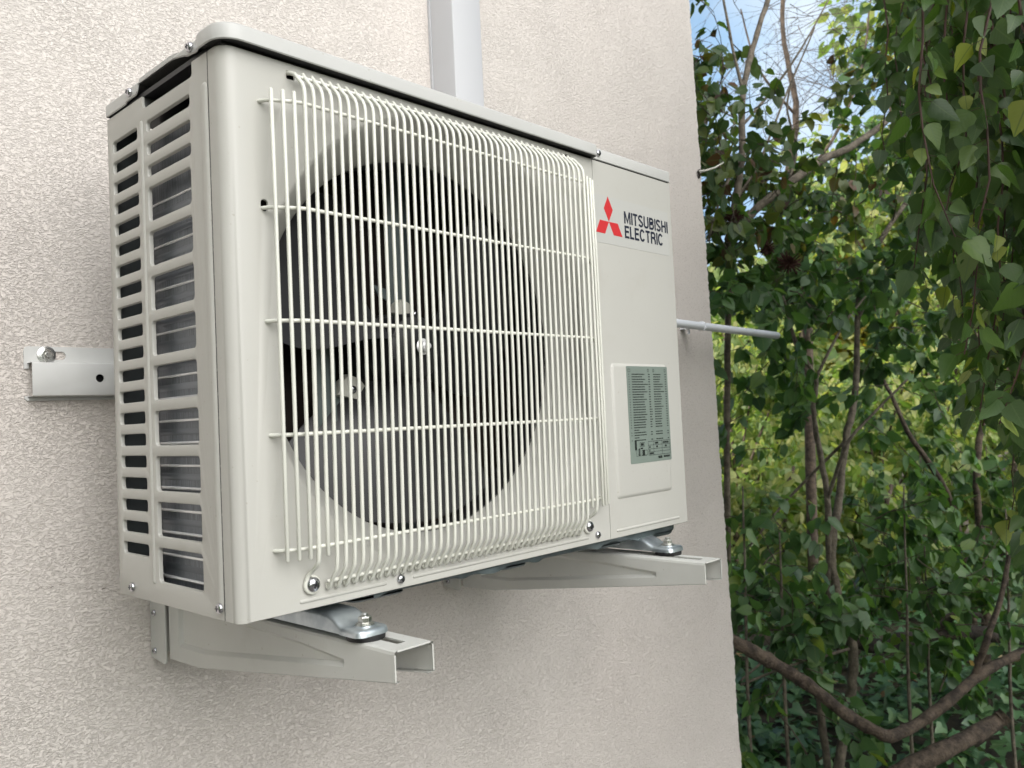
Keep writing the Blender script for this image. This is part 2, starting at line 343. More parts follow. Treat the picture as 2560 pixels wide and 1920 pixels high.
def screw(name, loc, nrm, r, parent, washer=0, label=None):
    mb = MB(); nrm = Vector(nrm).normalized(); o = Vector(loc)
    base = 0
    if washer: mb.lathe([(washer, 0), (washer, .0008), (r, .0012)], o, nrm, 20); base = .0008
    mb.lathe([(r, base), (r, base + r*.22), (r*.93, base + r*.45), (r*.75, base + r*.64), (r*.45, base + r*.76), (r*.12, base + r*.8)], o, nrm, 20)
    u = nrm.cross(Vector((.3, .1, 1))).normalized(); v = nrm.cross(u)
    for a, b in ((u, v), (v, u)):
        c = o + nrm * (base + r*.70); vs = []
        for h in (0, r*.17):
            for sa, sb in ((-1,-1),(1,-1),(1,1),(-1,1)): vs.append(c + a*sa*r*.48 + b*sb*r*.09 + nrm*h)
        mb.add(vs, [(0,3,2,1),(4,5,6,7),(0,1,5,4),(1,2,6,5),(2,3,7,6),(3,0,4,7)], 1)
    ob = mb.build(name, [CHROME, DARK], parent)
    if label: ob['label'] = label
    return ob

def hexbolt(name, loc, nrm, rhex, h, rwash, parent, m=None):
    mb = MB(); o = Vector(loc); nrm = Vector(nrm).normalized()
    mb.lathe([(rwash, 0), (rwash, .0012), (rwash*.93, .0016)], o, nrm, 28)
    mb.lathe([(rhex*1.22, .0016), (rhex*1.22, .0022), (rhex*1.05, .0028)], o, nrm, 28)
    mb.lathe([(rhex, .0026), (rhex, h*.88), (rhex*.86, h)], o, nrm, 6)
    mb.lathe([(rhex*.5, h-.0005), (rhex*.5, h+.0022), (rhex*.4, h+.003)], o, nrm, 16)
    return mb.build(name, m or ZINC, parent, smooth=30)

# =================================================================== SETTING
WY = 0.44
# ground: one sheet, gently uneven near the shrubs
def gz(x, y):
    return -1.36 + .05 * math.sin(x * 1.3 + y * .7) + .04 * math.sin(y * 2.1 - x * .6)
mb = MB(); xs = [-150, -40, -10, -4] + [-2 + i * .5 for i in range(37)] + [20, 30, 60, 160]; ys = [-150, -50, -12] + [-6 + i * .5 for i in range(37)] + [16, 30, 70, 160]
mb.add([(x, y, gz(x, y)) for y in ys for x in xs], [(j*len(xs)+i, j*len(xs)+i+1, (j+1)*len(xs)+i+1, (j+1)*len(xs)+i) for j in range(len(ys)-1) for i in range(len(xs)-1)])
tag(mb.build("ground", SOIL), kind='structure')

# pale slab added below the view to bounce light up at the unit
mb = MB(); mb.box((-3.2, -3.6, -1.5), (1.6, WY + .05, -1.22)); tag(mb.build("bounce_slab", vary(mat("bounce_slab_grey", (.13, .125, .115), .85), (.14, .13, .12), (.19, .18, .165), 4, bump=.4, bscale=60, dist=.002)), kind='structure')
# house wall: front face with a slightly ragged right-hand arris
mb = MB(); zt, zb = 4.0, -1.5; n = 900
def ex(z): return 1.6905 - .0232 * (z - .45)
edge = []
for i in range(n + 1):
    z = zb + (zt - zb) * i / n; edge.append((ex(z) + rnd.uniform(-.0028, .0020) + 0.0010 * math.sin(z * 23 + 2 * math.sin(z * 7)) + 0.0007 * math.sin(z * 71 + 1) - .003 * max(0, math.sin(z * 9.1 + 1)) ** 18, z))
edge = [(edge[i][0], edge[i][1]) for i in range(n + 1)]
fr = [(-7, WY, zb)] + [(x, WY, z) for x, z in edge] + [(-7, WY, zt)]
mb.add(fr, [tuple(range(len(fr)))])
mb.add([(x, WY, z) for x, z in edge] + [(x + .004, WY + .006, z) for x, z in edge] + [(x + .02, 5.6, z) for x, z in edge],
       [(j*(n+1)+i, j*(n+1)+i+1, (j+1)*(n+1)+i+1, (j+1)*(n+1)+i) for j in range(2) for i in range(n)])
mb.add([(-7, WY, zb), (-7, 5.6, zb), (-7, 5.6, zt), (-7, WY, zt)], [(0, 1, 2, 3)])
mb.add([(-7, 5.6, zb), (1.75, 5.6, zb), (1.6, 5.6, zt), (-7, 5.6, zt)], [(0, 1, 2, 3)])
mb.add([(-7, WY, zt), (1.58, WY, zt), (1.6, 5.6, zt), (-7, 5.6, zt)], [(0, 1, 2, 3)])
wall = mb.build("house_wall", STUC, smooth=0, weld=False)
tag(wall, "beige house wall of rough scratched stucco behind the air conditioner", "wall")

# =================================================================== AIR CONDITIONER
W_, H_, D_ = 0.80, 0.5604, 0.2757
ac = empty("air_conditioner", (.4, .14, -.012), "boxy beige outdoor air conditioner with round fan grille mounted on the stucco wall", "air conditioner")
ACP = ac
def link_ac(o): o.parent = ac; o.matrix_parent_inverse = Matrix.Translation(-ac.location); return o
class AMB(MB):
    def build(s, name, m, parent=None, **k):
        o = MB.build(s, name, m, None, **k)
        if parent is None: return link_ac(o)
        o.parent = parent; return o

# --- front panel with bell-mouth opening, wrapping round the left corner
FX, FZ, FR, LIP = .300, .279, .271, .2475
def fan_outline(r, n=160):
    out = []
    for k in range(n):
        a = 2 * math.pi * k / n; x, z = r * math.cos(a), r * math.sin(a)
        if abs(x) > LIP: s_ = LIP / abs(x); x = math.copysign(LIP, x); z = math.copysign(min(abs(z), 9), z)
        out.append((FX + x, FZ + z))
    return out
mb = AMB()
holes = [fan_outline(FR + .002)]
prof = [(FR + .002, 0), (FR, .0008), (FR - .004, .0045), (.2600, .0130), (.2535, .0215), (.2465, .0320), (.2410, .0420), (.2365, .0510), (.2336, .0580), (.2325, .064)]
loops = []
for r_, d in prof:
    loops.append([FRONT(x, z, d) for x, z in fan_outline(r_)])
mb.loft(loops)
for (cx, cz, w_, h_, r_) in ((.0775, .5485, .010, .0085, .001), (.042, .4069, .008, .012, .0038), (.531, .5530, .012, .006, .001)):
    holes.append(lipped_hole(mb, lambda off, q=(cx, cz, w_, h_, r_): rrect(*q, off), FRONT, e=.0006, depth=.003))
RC = .0155
mb.sheet([(RC, 0), (.5868, 0), (.5868, H_), (RC, H_)], holes, FRONT)
# rounded corner down to the side seam, and the folded bottom edge
arc = [(RC - RC * math.sin(R(90 * k / 10)), RC - RC * math.cos(R(90 * k / 10))) for k in range(11)] + [(0, .0262)]
mb.loft([[(x, y, 0) for x, y in arc], [(x, y, H_) for x, y in arc]], closed=False)
path = [(.5868, 0)] + arc
mb.loft([[(x, y, 0) for x, y in path], [(max(x, .0015) if x > .002 else .0015, max(y, .0015), -.0008) for x, y in path], [(x + .01 if x < RC else x, y + .01 if y < RC else y, 0.0004) for x, y in path]], closed=False)
# pressed lines near the bottom edge
for x0, x1, z in ((.0655, .1765, .0085), (.2125, .5366, .0090)):
    rib(mb, lambda off, q=((x0+x1)/2, z, x1-x0, .0046, .0022): rrect(*q, off), FRONT, h=.0013, w_=.0019)
# shade behind the small holes is painted by black plates below
front = mb.build("front_panel", PAINT, smooth=40)
mb = AMB(); ci = lambda r_, y: [(FX + r_ * math.cos(2*math.pi*k/120), y, FZ + r_ * math.sin(2*math.pi*k/120)) for k in range(120)]
mb.loft([ci(.2326, .062), ci(.2326, .105), ci(.250, .110)])
mb.build("fan_shroud", BLACKP, smooth=50)
# black plates standing in for casing shade behind the small punched holes
for (xa, xb, za, zb2, d_) in ((.03, .12, .535, .558, .02), (.5, .56, .54, .558, .02), (.028, .051, .38, .43, .03)):
    mb = AMB(); mb.box((xa, d_, za), (xb, d_ + .001, zb2)); mb.build("hole_shade_plate", BLACKP)

# --- side panel with two columns of slots
mb = AMB(); holes = []
S0 = .0268
def slot(cy, cz, w_, h_, r_):
    holes.append(lipped_hole(mb, lambda off: rrect(cy, cz, w_, h_, r_, off), SIDE, e=.0016, depth=.0045))
for k in range(20): slot(.2285, .5235 - k * .02468, .0675, .0133, .0035)
for zc in (.5238, .4978, .4735): slot(.1188, zc, .1020, .0122, .0035)
for k in range(9): slot(.1198, .4362 - k * .0493, .1005, .0375, .0045)
# hand-hold under the lid
hh = [(.060, H_), (.060, .549), (.0615, .5465), (.064, .5455), (.170, .5455), (.1765, .5475), (.179, .552), (.179, H_)]
outer = [(S0, 0), (D_, 0), (D_, H_)] + hh[::-1] + [(S0, H_)]
mb.sheet(outer, holes, SIDE)
pk = [(y, z) for y, z in hh]
mb.loft([[SIDE(y, z, 0) for y, z in pk], [SIDE(y, z + .0005, .003) for y, z in pk]], closed=False)
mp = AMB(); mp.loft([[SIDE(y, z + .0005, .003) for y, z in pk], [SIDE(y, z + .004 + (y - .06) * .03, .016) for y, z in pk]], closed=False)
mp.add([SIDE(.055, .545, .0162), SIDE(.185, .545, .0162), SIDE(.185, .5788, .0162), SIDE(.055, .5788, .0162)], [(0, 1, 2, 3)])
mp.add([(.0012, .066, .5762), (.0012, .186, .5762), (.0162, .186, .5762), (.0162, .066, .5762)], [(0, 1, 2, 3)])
mp.build("hand_hold", mat("hand_hold_shade", (.05, .05, .048), .6), smooth=40)  # dark colour stands in for the shade inside the pocket
# rear return flange and bottom fold
mb.loft([[(0, D_, 0), (0, D_, H_)], [(.0006, D_ + .001, 0), (.0006, D_ + .001, H_)], [(.041, D_ + .001, 0), (.041, D_ + .001, H_)], [(.041, D_ - .006, 0), (.041, D_ - .006, H_)]], closed=False)
mb.loft([[(0, S0, 0), (0, D_, 0)], [(.0015, S0, -.0008), (.0015, D_, -.0008)], [(.010, S0, .0004), (.010, D_, .0004)]], closed=False)
rib(mb, lambda off: rrect(.0345, .270, .0125, .524, .0062, off), SIDE, h=.0022, w_=.0042)
rib(mb, lambda off: rrect(.1815, .277, .0075, .514, .0036, off), SIDE, h=.0020, w_=.0030)
side = mb.build("side_panel", PAINT, smooth=40)
mp = AMB(); mp.box((.0008, D_ - .0075, .002), (.0425, D_ - .0062, H_ - .002)); mp.build("rear_shade_strip", mat("rear_shade_dark", (.055, .062, .066), .5))  # dark strip added for the unlit inside of the rear flange
mb = AMB(); mb.add([(-.0002, S0-.0004, 0), (-.0002, S0-.0004, H_), (-.0002, S0+.0005, H_), (-.0002, S0+.0005, 0)], [(0,1,2,3)]); mb.build("panel_seam", DARK, smooth=0)
for loc in ((0, .2386, .0111), (0, .0328, .0122)): link_ac(screw("screw", (loc[0]-.0016 if loc[1] < .1 else -.0003, loc[1], loc[2]), (-1, 0, 0), .0052, None))

# --- service panel (right part of the front)
mb = AMB(); SX = .5878
rim = lambda off: rrect(.6816, .1563, .149, .2026, .006, off)
mb.sheet([(SX, 0), (W_ - .003, 0), (W_ - .003, H_), (SX, H_)], [], FRONT)
c = [(W_ - .003 + .003 * math.sin(R(18*k)), .003 - .003 * math.cos(R(18*k))) for k in range(6)]
mb.loft([[(x, y, 0) for x, y in c + [(W_, D_)]], [(x, y, H_) for x, y in c + [(W_, D_)]]], closed=False)
mb.loft([[(SX, 0, 0), (W_, 0, 0)], [(SX, .001, -.0008), (W_, .001, -.0008)], [(SX, .01, .0004), (W_, .01, .0004)]], closed=False)
mb.loft([[(SX, 0, 0), (SX, 0, H_)], [(SX, .006, 0), (SX, .006, H_)]], closed=False)
rib(mb, rim, FRONT, h=.0028, w_=.0062)
rib(mb, lambda off: rrect(.6884, .0097, .172, .0046, .0022, off), FRONT, h=.0013, w_=.0019)
service = mb.build("service_panel", PAINT, smooth=40)
mb = AMB(); mb.add([FRONT(.585, .0005, .0035), FRONT(.590, .0005, .0035), FRONT(.590, H_, .0035), FRONT(.585, H_, .0035)], [(0,1,2,3)]); mb.build("panel_seam", DARK, smooth=0)

# --- lid over the left and middle, flat cover over the right
def lid_mesh(pts, zb_, zt_, name, m, cap_in=.02):
    """pts: outline (x, y) open list; zb_: bottom z per point; closed across the back"""
    n = len(pts); cx = sum(p[0] for p in pts) / n; cy = sum(p[1] for p in pts) / n
    def inset(d):
        out = []
        for i, (x, y) in enumerate(pts):
            a = Vector(pts[i - 1]); b = Vector((x, y)); c_ = Vector(pts[(i + 1) % n])
            e1 = (b - a).normalized(); e2 = (c_ - b).normalized(); n_ = Vector((-e1.y - e2.y, e1.x + e2.x)); n_.normalize(); out.append(b + n_ * d)
        return out
    mb = AMB()
    rings = [[(p[0], p[1], z + .006) for p, z in zip(inset(.0014), zb_)], [(p[0], p[1], z) for p, z in zip(inset(.0012), zb_)], [(x, y, z + .001) for (x, y), z in zip(pts, zb_)],
             [(x, y, zt_ - .0035) for x, y in pts], [(p[0], p[1], zt_ - .0014) for p in inset(.0009)], [(p[0], p[1], zt_ - .0003) for p in inset(.0026)], [(p[0], p[1], zt_) for p in inset(.005)]]
    mb.loft(rings, cap1=True)
    return mb.build(name, m, smooth=42)
pts = []; zs = []
def P_(x, y, z): pts.append((x, y)); zs.append(z)
P_(.5885, D_ - .002, .5633); 
yl = [(.2757,.5633,-.0012),(.2200,.5633,-.0012),(.2160,.5650,-.0020),(.1900,.5650,-.0020),(.1860,.5680,-.0020),(.1835,.5765,-.0014),(.110,.5768,-.0014),(.100,.5760,-.0014),(.085,.5730,-.0018),(.072,.5700,-.0022),(.064,.5672,-.0024),(.047,.5655,-.0024),(.042,.5645,-.0032),(.036,.5630,-.0062),(.030,.5622,-.0078),(.0200,.5620,-.0080),(.0125,.5620,-.0080)]
for y, z, x in yl: P_(x, y, z)
rc = .024
for k in range(1, 10):
    a = R(10 * k); P_(-.008 + rc - rc * math.cos(a), -.0135 + rc - rc * math.sin(a) + .0001, .5620)
P_(.022, -.0135, .5620)
for x in (.1, .2, .3, .4, .5, .56, .580): P_(x, -.0135, .5620)
for k in range(1, 5):
    a = R(22.5 * k); P_(.580 + .0085 * math.sin(a), -.0135 + .0085 - .0085 * math.cos(a), .5620)
lid = lid_mesh(pts, zs, .5797, "lid", LIDP, cap_in=.019)
pts = []; zs = []
for (x, y) in ((.7992, D_), (.5900, D_), (.5900, .0), (.592, -.0012), (.7960, -.0012), (.7985, -.0005), (.7992, .002)): P_(x, y, .5622)
lid2 = lid_mesh(pts, zs, .5812, "lid_cover", LIDP, cap_in=.003)
mb = AMB(); mb.box((.002, .0015, H_ + .0002), (W_ - .004, D_ - .004, .5660)); mb.build("top_frame", BLACKP)  # coloured black to stand in for shade inside the casing top
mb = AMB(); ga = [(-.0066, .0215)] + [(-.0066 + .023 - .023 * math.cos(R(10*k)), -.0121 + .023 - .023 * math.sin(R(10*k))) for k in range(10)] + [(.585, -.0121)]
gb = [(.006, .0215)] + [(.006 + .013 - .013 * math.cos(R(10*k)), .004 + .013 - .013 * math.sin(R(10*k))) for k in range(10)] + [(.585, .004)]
mb.loft([[(x, y, .5634) for x, y in ga], [(x, y, .5634) for x, y in gb]], closed=False); mb.build("lid_shade_strip", RUBBER)  # black strip painting the shade under the lid overhang
link_ac(screw("screw", (.6019, -.0014, .5722), (0, -1, 0), .0050, None))
link_ac(screw("screw", (-.0028, .0559, .5735), (-1, 0, 0), .0052, None)); link_ac(screw("screw", (-.0024, .2046, .5725), (-1, 0, 0), .0050, None))
link_ac(screw("screw", (.195, -.0003, .0098), (0, -1, 0), .0052, None)); link_ac(screw("screw", (.5558, -.0003, .0103), (0, -1, 0), .0052, None))

# --- base pan, partition, back frame
mb = AMB(); rr = lambda z, i: [(x, y, z * (.25 + 1.25 * x)) for x, y in rrect(W_/2, .1395, W_ - .022 - 2*i, .256 - 2*i, .02 - min(i, .012))]
mb.loft([rr(.0, 0), rr(-.0065, 0), rr(-.0098, .0015), rr(-.0115, .005)], cap0=True, cap1=True)
for cx, w_ in ((.175, .075), (.395, .05), (.60, .065), (.745, .06)):
    r2 = lambda z, i: [(x, y, z * (.45 + .9 * x)) for x, y in rrect(cx, .075, w_ - 2*i, .13 - 2*i, .012 - min(i, .006))]
    mb.loft([r2(-.0110, 0), r2(-.0140, .002), r2(-.0158, .006)], cap1=True)
pan = mb.build("base_pan", GALVD, smooth=50)
# crumpled drip flange along the bottom edge
mb = AMB(); top = []; bot = []; n = 160
for i in range(n + 1):
    x = .165 + .60 * i / n; t = i / n
    bump_ = max(0, math.sin(x * 47)) ** 6 * .004 + max(0, math.sin(x * 19 + 1.2)) ** 10 * .006
    top.append((x, .0105 + .0015 * math.sin(x * 80), -.001)); bot.append((x, .0120 - bump_ * .6, (-.0095 - bump_) * (.35 + 1.0 * x)))
mb.loft([top, [( (a[0]+b[0])/2, (a[1]+b[1])/2 - .001, (a[2]+b[2])/2) for a, b in zip(top, bot)], bot, [(x, y + .006, z) for x, y, z in bot]], closed=False)
mb.build("drip_flange", GALVD, smooth=60)
mb = AMB(); mb.box((.590, .012, .001), (.593, .262, .552)); mb.box((.61, D_ - .003, .001), (W_ - .002, D_, .552)); mb.build("inner_partition", COILB)
mb = AMB()
for x in (.2, .4, .6):
    mb.box((x - .006, D_ - .002, .001), (x + .006, D_ + .0005, .56))
for z in (.03, .16, .29, .42, .54): mb.tube([(.04, D_ + .001, z), (.61, D_ + .001, z)], .0016, 6)
mb.build("rear_guard", PAINT)

# --- heat exchanger: L-shaped finned coil
def coil_path(off=0.0):
    p = []
    for k in range(6): p.append((.018 + off, .030 + (.19 - .030) * k / 6))
    for k in range(0, 10):
        a = R(10 * k); p.append((.068 - (.05 - off) * math.cos(a), .19 + (.05 - off) * math.sin(a)))
    for k in range(1, 9): p.append((.068 + (.60 - .068) * k / 8, .24 - off))
    return p
a, b = coil_path(), coil_path(.022)
mb = AMB(); zl = [.003, .518]
loops = []
mb.loft([[(x, y, zl[0]) for x, y in a], [(x, y, zl[1]) for x, y in a]], closed=False, mi=0)
mb.loft([[(x, y, zl[0]) for x, y in b], [(x, y, zl[1]) for x, y in b]], closed=False, mi=1)
mb.loft([[(x, y, zl[1]) for x, y in a], [(x, y, zl[1]) for x, y in b]], closed=False, mi=0)
mb.loft([[(x, y, zl[0]) for x, y in a], [(x, y, zl[0]) for x, y in b]], closed=False, mi=0)
mb.add([(a[0][0], a[0][1], zl[0]), (b[0][0], b[0][1], zl[0]), (b[0][0], b[0][1], zl[1]), (a[0][0], a[0][1], zl[1])], [(0, 1, 2, 3)])
mp = AMB(); mp.box((.05, .2, .519), (.588, .2445, H_ - .001)); mp.build("coil_gap_blocker", BLACKP)  # black block added to darken the gap above the coil
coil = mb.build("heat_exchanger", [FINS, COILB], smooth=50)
me = coil.data; at_ = me.attributes.new("su", 'FLOAT', 'POINT')
for i, v_ in enumerate(me.vertices): at_.data[i].value = v_.co.y * 1.0 + v_.co.x * 1.0
def coil_tubes():
    mb = MB()
    for k in list(range(18)):
        z = .0252 + k * .02457
        if z > .46: break
        big = True
        p = [(x - .0004, y + (.0004 if y > .23 else 0), z) for x, y in coil_path(-.0002)]
        mb.tube(p, .0019 if k % 2 == 0 else .0016, 6)
    o = mb.build("tube_rows", TUBEM, coil, smooth=60); o.parent = coil
coil_tubes()
mb = MB()
for k in range(17):                    # shallow collars between the tube rows
    z = .0252 + (k + .5) * .02457
    p0 = [(x - .0002, y, z - .0035) for x, y in coil_path()]; p1 = [(x - .0013, y + (.0010 if y > .235 else 0), z + .0005) for x, y in coil_path()]; p2 = [(x - .0002, y, z + .0035) for x, y in coil_path()]
    mb.loft([p0, p1, p2], closed=False)
o = mb.build("fin_collars", FINS, coil, smooth=70)

# --- fan: hub, three blades, nut; motor and its strut
HX, HZ = FX, FZ
fan = bpy.data.objects.new("fan", None); C.objects.link(fan); link_ac(fan)
def fpart(mb, name, m, **k): o = MB.build(mb, name, m, None, **k); o.parent = fan; return o
mb = MB(); mb.lathe([(.012, .074), (.030, .075), (.040, .079), (.045, .087), (.046, .125), (.038, .128)], (HX, 0, HZ), (0, 1, 0), 40)
for k in range(9):
    a_ = R(40 * k); mb.tube([(HX + .018*math.cos(a_), .0745, HZ + .018*math.sin(a_)), (HX + .043*math.cos(a_), .080, HZ + .043*math.sin(a_))], .0016, 5)
fpart(mb, "hub", BLACKP)
mb = MB(); mb.lathe([(.0105, .0665), (.0105, .0655), (.0085, .0645)], (HX, 0, HZ), (0, 1, 0), 24)
mb.lathe([(.0075, .0650), (.0075, .0592), (.0062, .0580)], (HX, 0, HZ), (0, 1, 0), 6); mb.lathe([(.004, .0585), (.004, .0545), (.003, .0535)], (HX, 0, HZ), (0, 1, 0), 16)
mb.lathe([(.0045, .076), (.0045, .064)], (HX, 0, HZ), (0, 1, 0), 12)
fpart(mb, "nut", TUBEM, smooth=25)
for a0 in (-103, 17, 137):
    mb = MB(); nr_, na = 14, 18; top = []
    for i in range(nr_ + 1):
        t = i / nr_; r_ = .043 + (.2245 - .043) * t
        lead = 30 + 6 * t + 12 * math.sin(t * 2.6); trail = -31 - 2 * t - 6 * math.sin(t * 3.0)
        row = []
        for j in range(na + 1):
            s_ = j / na; ang = R(a0 + trail + (lead - trail) * s_)
            rj = r_ - .012 * (abs(2*s_ - 1) ** 4) * t * 1.0
            y = .172 - .105 * s_ - .012 * math.sin(s_ * math.pi) + .020 * (1 - t) * (s_ - .5)
            row.append((HX + rj * math.cos(ang), y, HZ + rj * math.sin(ang)))
        top.append(row)
    mb.loft(top, closed=False)
    mb.loft([[(x, y + .0025, z) for x, y, z in row] for row in top], closed=False)
    mb.loft([[(x, y, z) for x, y, z in top[-1]], [(x, y + .0025, z) for x, y, z in top[-1]]], closed=False)
    for ed in (0, -1): mb.loft([[r_[ed] for r_ in top], [(r_[ed][0], r_[ed][1] + .0025, r_[ed][2]) for r_ in top]], closed=False)
    fpart(mb, "blade", FANM, smooth=50)
mb = AMB(); mb.lathe([(.02, .133), (.048, .136), (.050, .142), (.050, .178), (.044, .186)], (HX + .004, 0, HZ), (0, 1, 0), 36); mb.build("motor", MOTORM)
mb = AMB()      # galvanised uprights that carry the motor
mb.box((.325, .160, .330), (.355, .163, .555)); mb.box((.3552, .148, .330), (.3572, .163, .555))
mb.loft([[(x, .160, z) for x, z in ((.297, .372), (.3248, .366), (.3248, .350), (.306, .357))], [(x, .163, z) for x, z in ((.297, .372), (.3248, .366), (.3248, .350), (.306, .357))]], cap0=True, cap1=True)
mb.build("motor_strut", STRUTM)
mb = AMB(); mb.box((.200, .158, .05), (.222, .160, .34)); mb.box((.2222, .150, .05), (.2242, .160, .34)); mb.box((.2244, .158, .20), (.29, .161, .225)); mb.build("motor_strut", STRUTM)
mb = AMB(); mb.box((.325, .160, .01), (.357, .163, .225)); mb.build("motor_strut", STRUTM)
def clip(cx, cz, s_):
    mb = AMB(); pts_ = [(-.030, -.004), (-.022, .016), (-.008, .026), (.010, .020), (.026, .002), (.034, -.010), (.022, -.018), (.0, -.010)]
    mb.loft([[(cx + x*s_, .146, cz + z*s_) for x, z in pts_], [(cx + x*s_*1.05, .150, cz + z*s_*1.05) for x, z in pts_], [(cx + x*s_*1.05, .158, cz + z*s_*1.05) for x, z in pts_]], cap0=True)
    mb.build("motor_clip", CLIPM, smooth=30)
clip(.340, .336, .62); clip(.250, .226, .85)
link_ac(screw("screw", (.357, .1455, .3325), (0, -1, 0), .0055, None)); link_ac(screw("screw", (.246, .1455, .229), (0, -1, 0), .0055, None))

# --- wire guard
mb = AMB(); r_ = .00208; rh = .0021
WX = lambda n_: .0437 + .01083 * (n_ - 1)
HZs = (.512, .4035, .290, .1767, .0636)
def gy(z, n_=10):     # standoff of the main field at height z
    return -(.0215 + .0045 * min(1, max(0, (z - .04) / .25)) )
endp = lambda x: x
def hwire(z):
    y0 = gy(z)
    prof_ = [(.0385, .001), (.0400, -.004), (.0432, -.0090), (.0480, -.0135), (.0560, -.0175), (.0660, y0 + .0035), (.0745, y0 + .0008), (.083, y0 + .0032 - .0022)]
    left = [(x, y + .0022, z) for x, y in prof_]
    right = [(.607 - x, y + .0022, z) for x, y in prof_[::-1]]
    return left + [(.2, y0 + .0032, z), (.3, y0 + .0032, z), (.4, y0 + .0032, z)] + right
for z in HZs: mb.tube(hwire(z), rh, 8, rnd_ends=True)
mb.tube([(.0955, -.0075, .0255), (.3, -.0075, .0255), (.5165, -.0075, .0255)], rh, 8, rnd_ends=True)
mb.tube([(.0765, -.0095, .5447), (.3, -.0095, .5452), (.5335, -.0095, .5457)], rh, 8, rnd_ends=True)
lefty = {1: -.0150, 2: -.0190, 3: -.0222}
for n_ in range(1, 50):
    x = WX(n_)
    mir = 50 - n_
    if n_ in lefty or mir in lefty:
        y = lefty.get(n_, lefty.get(mir)); mb.tube([(x, y - .0015, .0545), (x, y - .0025, .2), (x, y - .0025, .4), (x, y - .0015, .5205)], r_, 8, rnd_ends=True); continue
    topb = [(x, gy(.50) - .0002, .5200), (x, gy(.5) + .0008, .5270), (x, gy(.5) + .0035, .5325), (x, -.0165, .5390), (x, -.0125, .5435), (x, -.0078, .5496)]
    mid_ = [(x, gy(.25), .25), (x, gy(.1), .10), (x, gy(.06), .060)]
    if n_ in (4, 46):
        s_ = -1
        tp = topb[:-1] + [(x, -.0100, .5462), (x - .0015, -.0040, .5490), (x - .0030, .0040, .5510)]
        ring = [(x, -.0205, .0500), (x + .0002, -.0185, .0462), (x + .0006, -.0125, .0420), (x + .0012, -.0065, .0385), (x - .0005, -.0030, .0345), (x - .0030, -.0022, .0300)]
        cxr, czr = (.0795, .0238) if n_ == 4 else (.5335, .0250)
        for k in range(13):
            a_ = R(125 + 27 * k); ring.append((cxr + .0078 * math.cos(a_), -.0020, czr + .0078 * math.sin(a_)))
        mb.tube(tp[::-1] + mid_ + ring, r_ * 1.12, 8, rnd_ends=True)
    elif n_ in (5, 45):
        mb.tube(topb[::-1] + mid_[:2] + [(x, gy(.05), .0545)], r_, 8, rnd_ends=True)
    else:
        jit = rnd.uniform(-.0006, .0006)
        bot = [(x, -.0212, .0470), (x, -.0203, .0400), (x, -.0178, .0355), (x, -.0137, .0305), (x, -.0100, .0250 + jit), (x, -.0068, .0195 + jit), (x, -.0042, .0172 + jit), (x, -.0022, .0182 + jit), (x, -.0016, .0215 + jit)]
        mb.tube(topb[::-1] + mid_ + bot, r_, 8, rnd_ends=True)
guard = mb.build("fan_guard", WIRE, smooth=60, weld=False)
link_ac(screw("guard_screw", (.0800, -.0020, .0242), (0, -1, 0), .0078, None)); link_ac(screw("guard_screw", (.5342, -.0020, .0252), (0, -1, 0), .0078, None))

# --- maker's badge: film, red three-diamond emblem, lettering
mb = AMB(); mb.loft([[FRONT(x, z, 0) for x, z in rrect(.6867, .4740, .203, .0730, .001)], [FRONT(x, z, -.0003) for x, z in rrect(.6867, .4740, .2028, .0728, .001)]], cap1=True)
badge = mb.build("badge", BADGE)
def bpart(mb, name, m): o = MB.build(mb, name, m, None); o.parent = badge; return o
mb = MB(); cx, cz = .6222, .4718; dh = .0385; hw = .0113
for a_ in (90, 210, 330):
    d_ = Vector((math.cos(R(a_)), math.sin(R(a_)))); p_ = Vector((-d_.y, d_.x)); c0 = Vector((cx, cz))
    # slender rhombus with 60 degree tips
    q = [c0, c0 + d_ * dh * .5 + p_ * hw, c0 + d_ * dh, c0 + d_ * dh * .5 - p_ * hw]
    mb.loft([[FRONT(v.x, v.y, -.0003) for v in q], [FRONT(v.x, v.y, -.0005) for v in q]], cap1=True)
bpart(mb, "emblem", RED)
def arc_(cx, cy, rx, ry, a0, a1, n=10): return [(cx + rx * math.cos(R(a0 + (a1 - a0) * k / n)), cy + ry * math.sin(R(a0 + (a1 - a0) * k / n))) for k in range(n + 1)]
SW = .18; hS = SW / 2
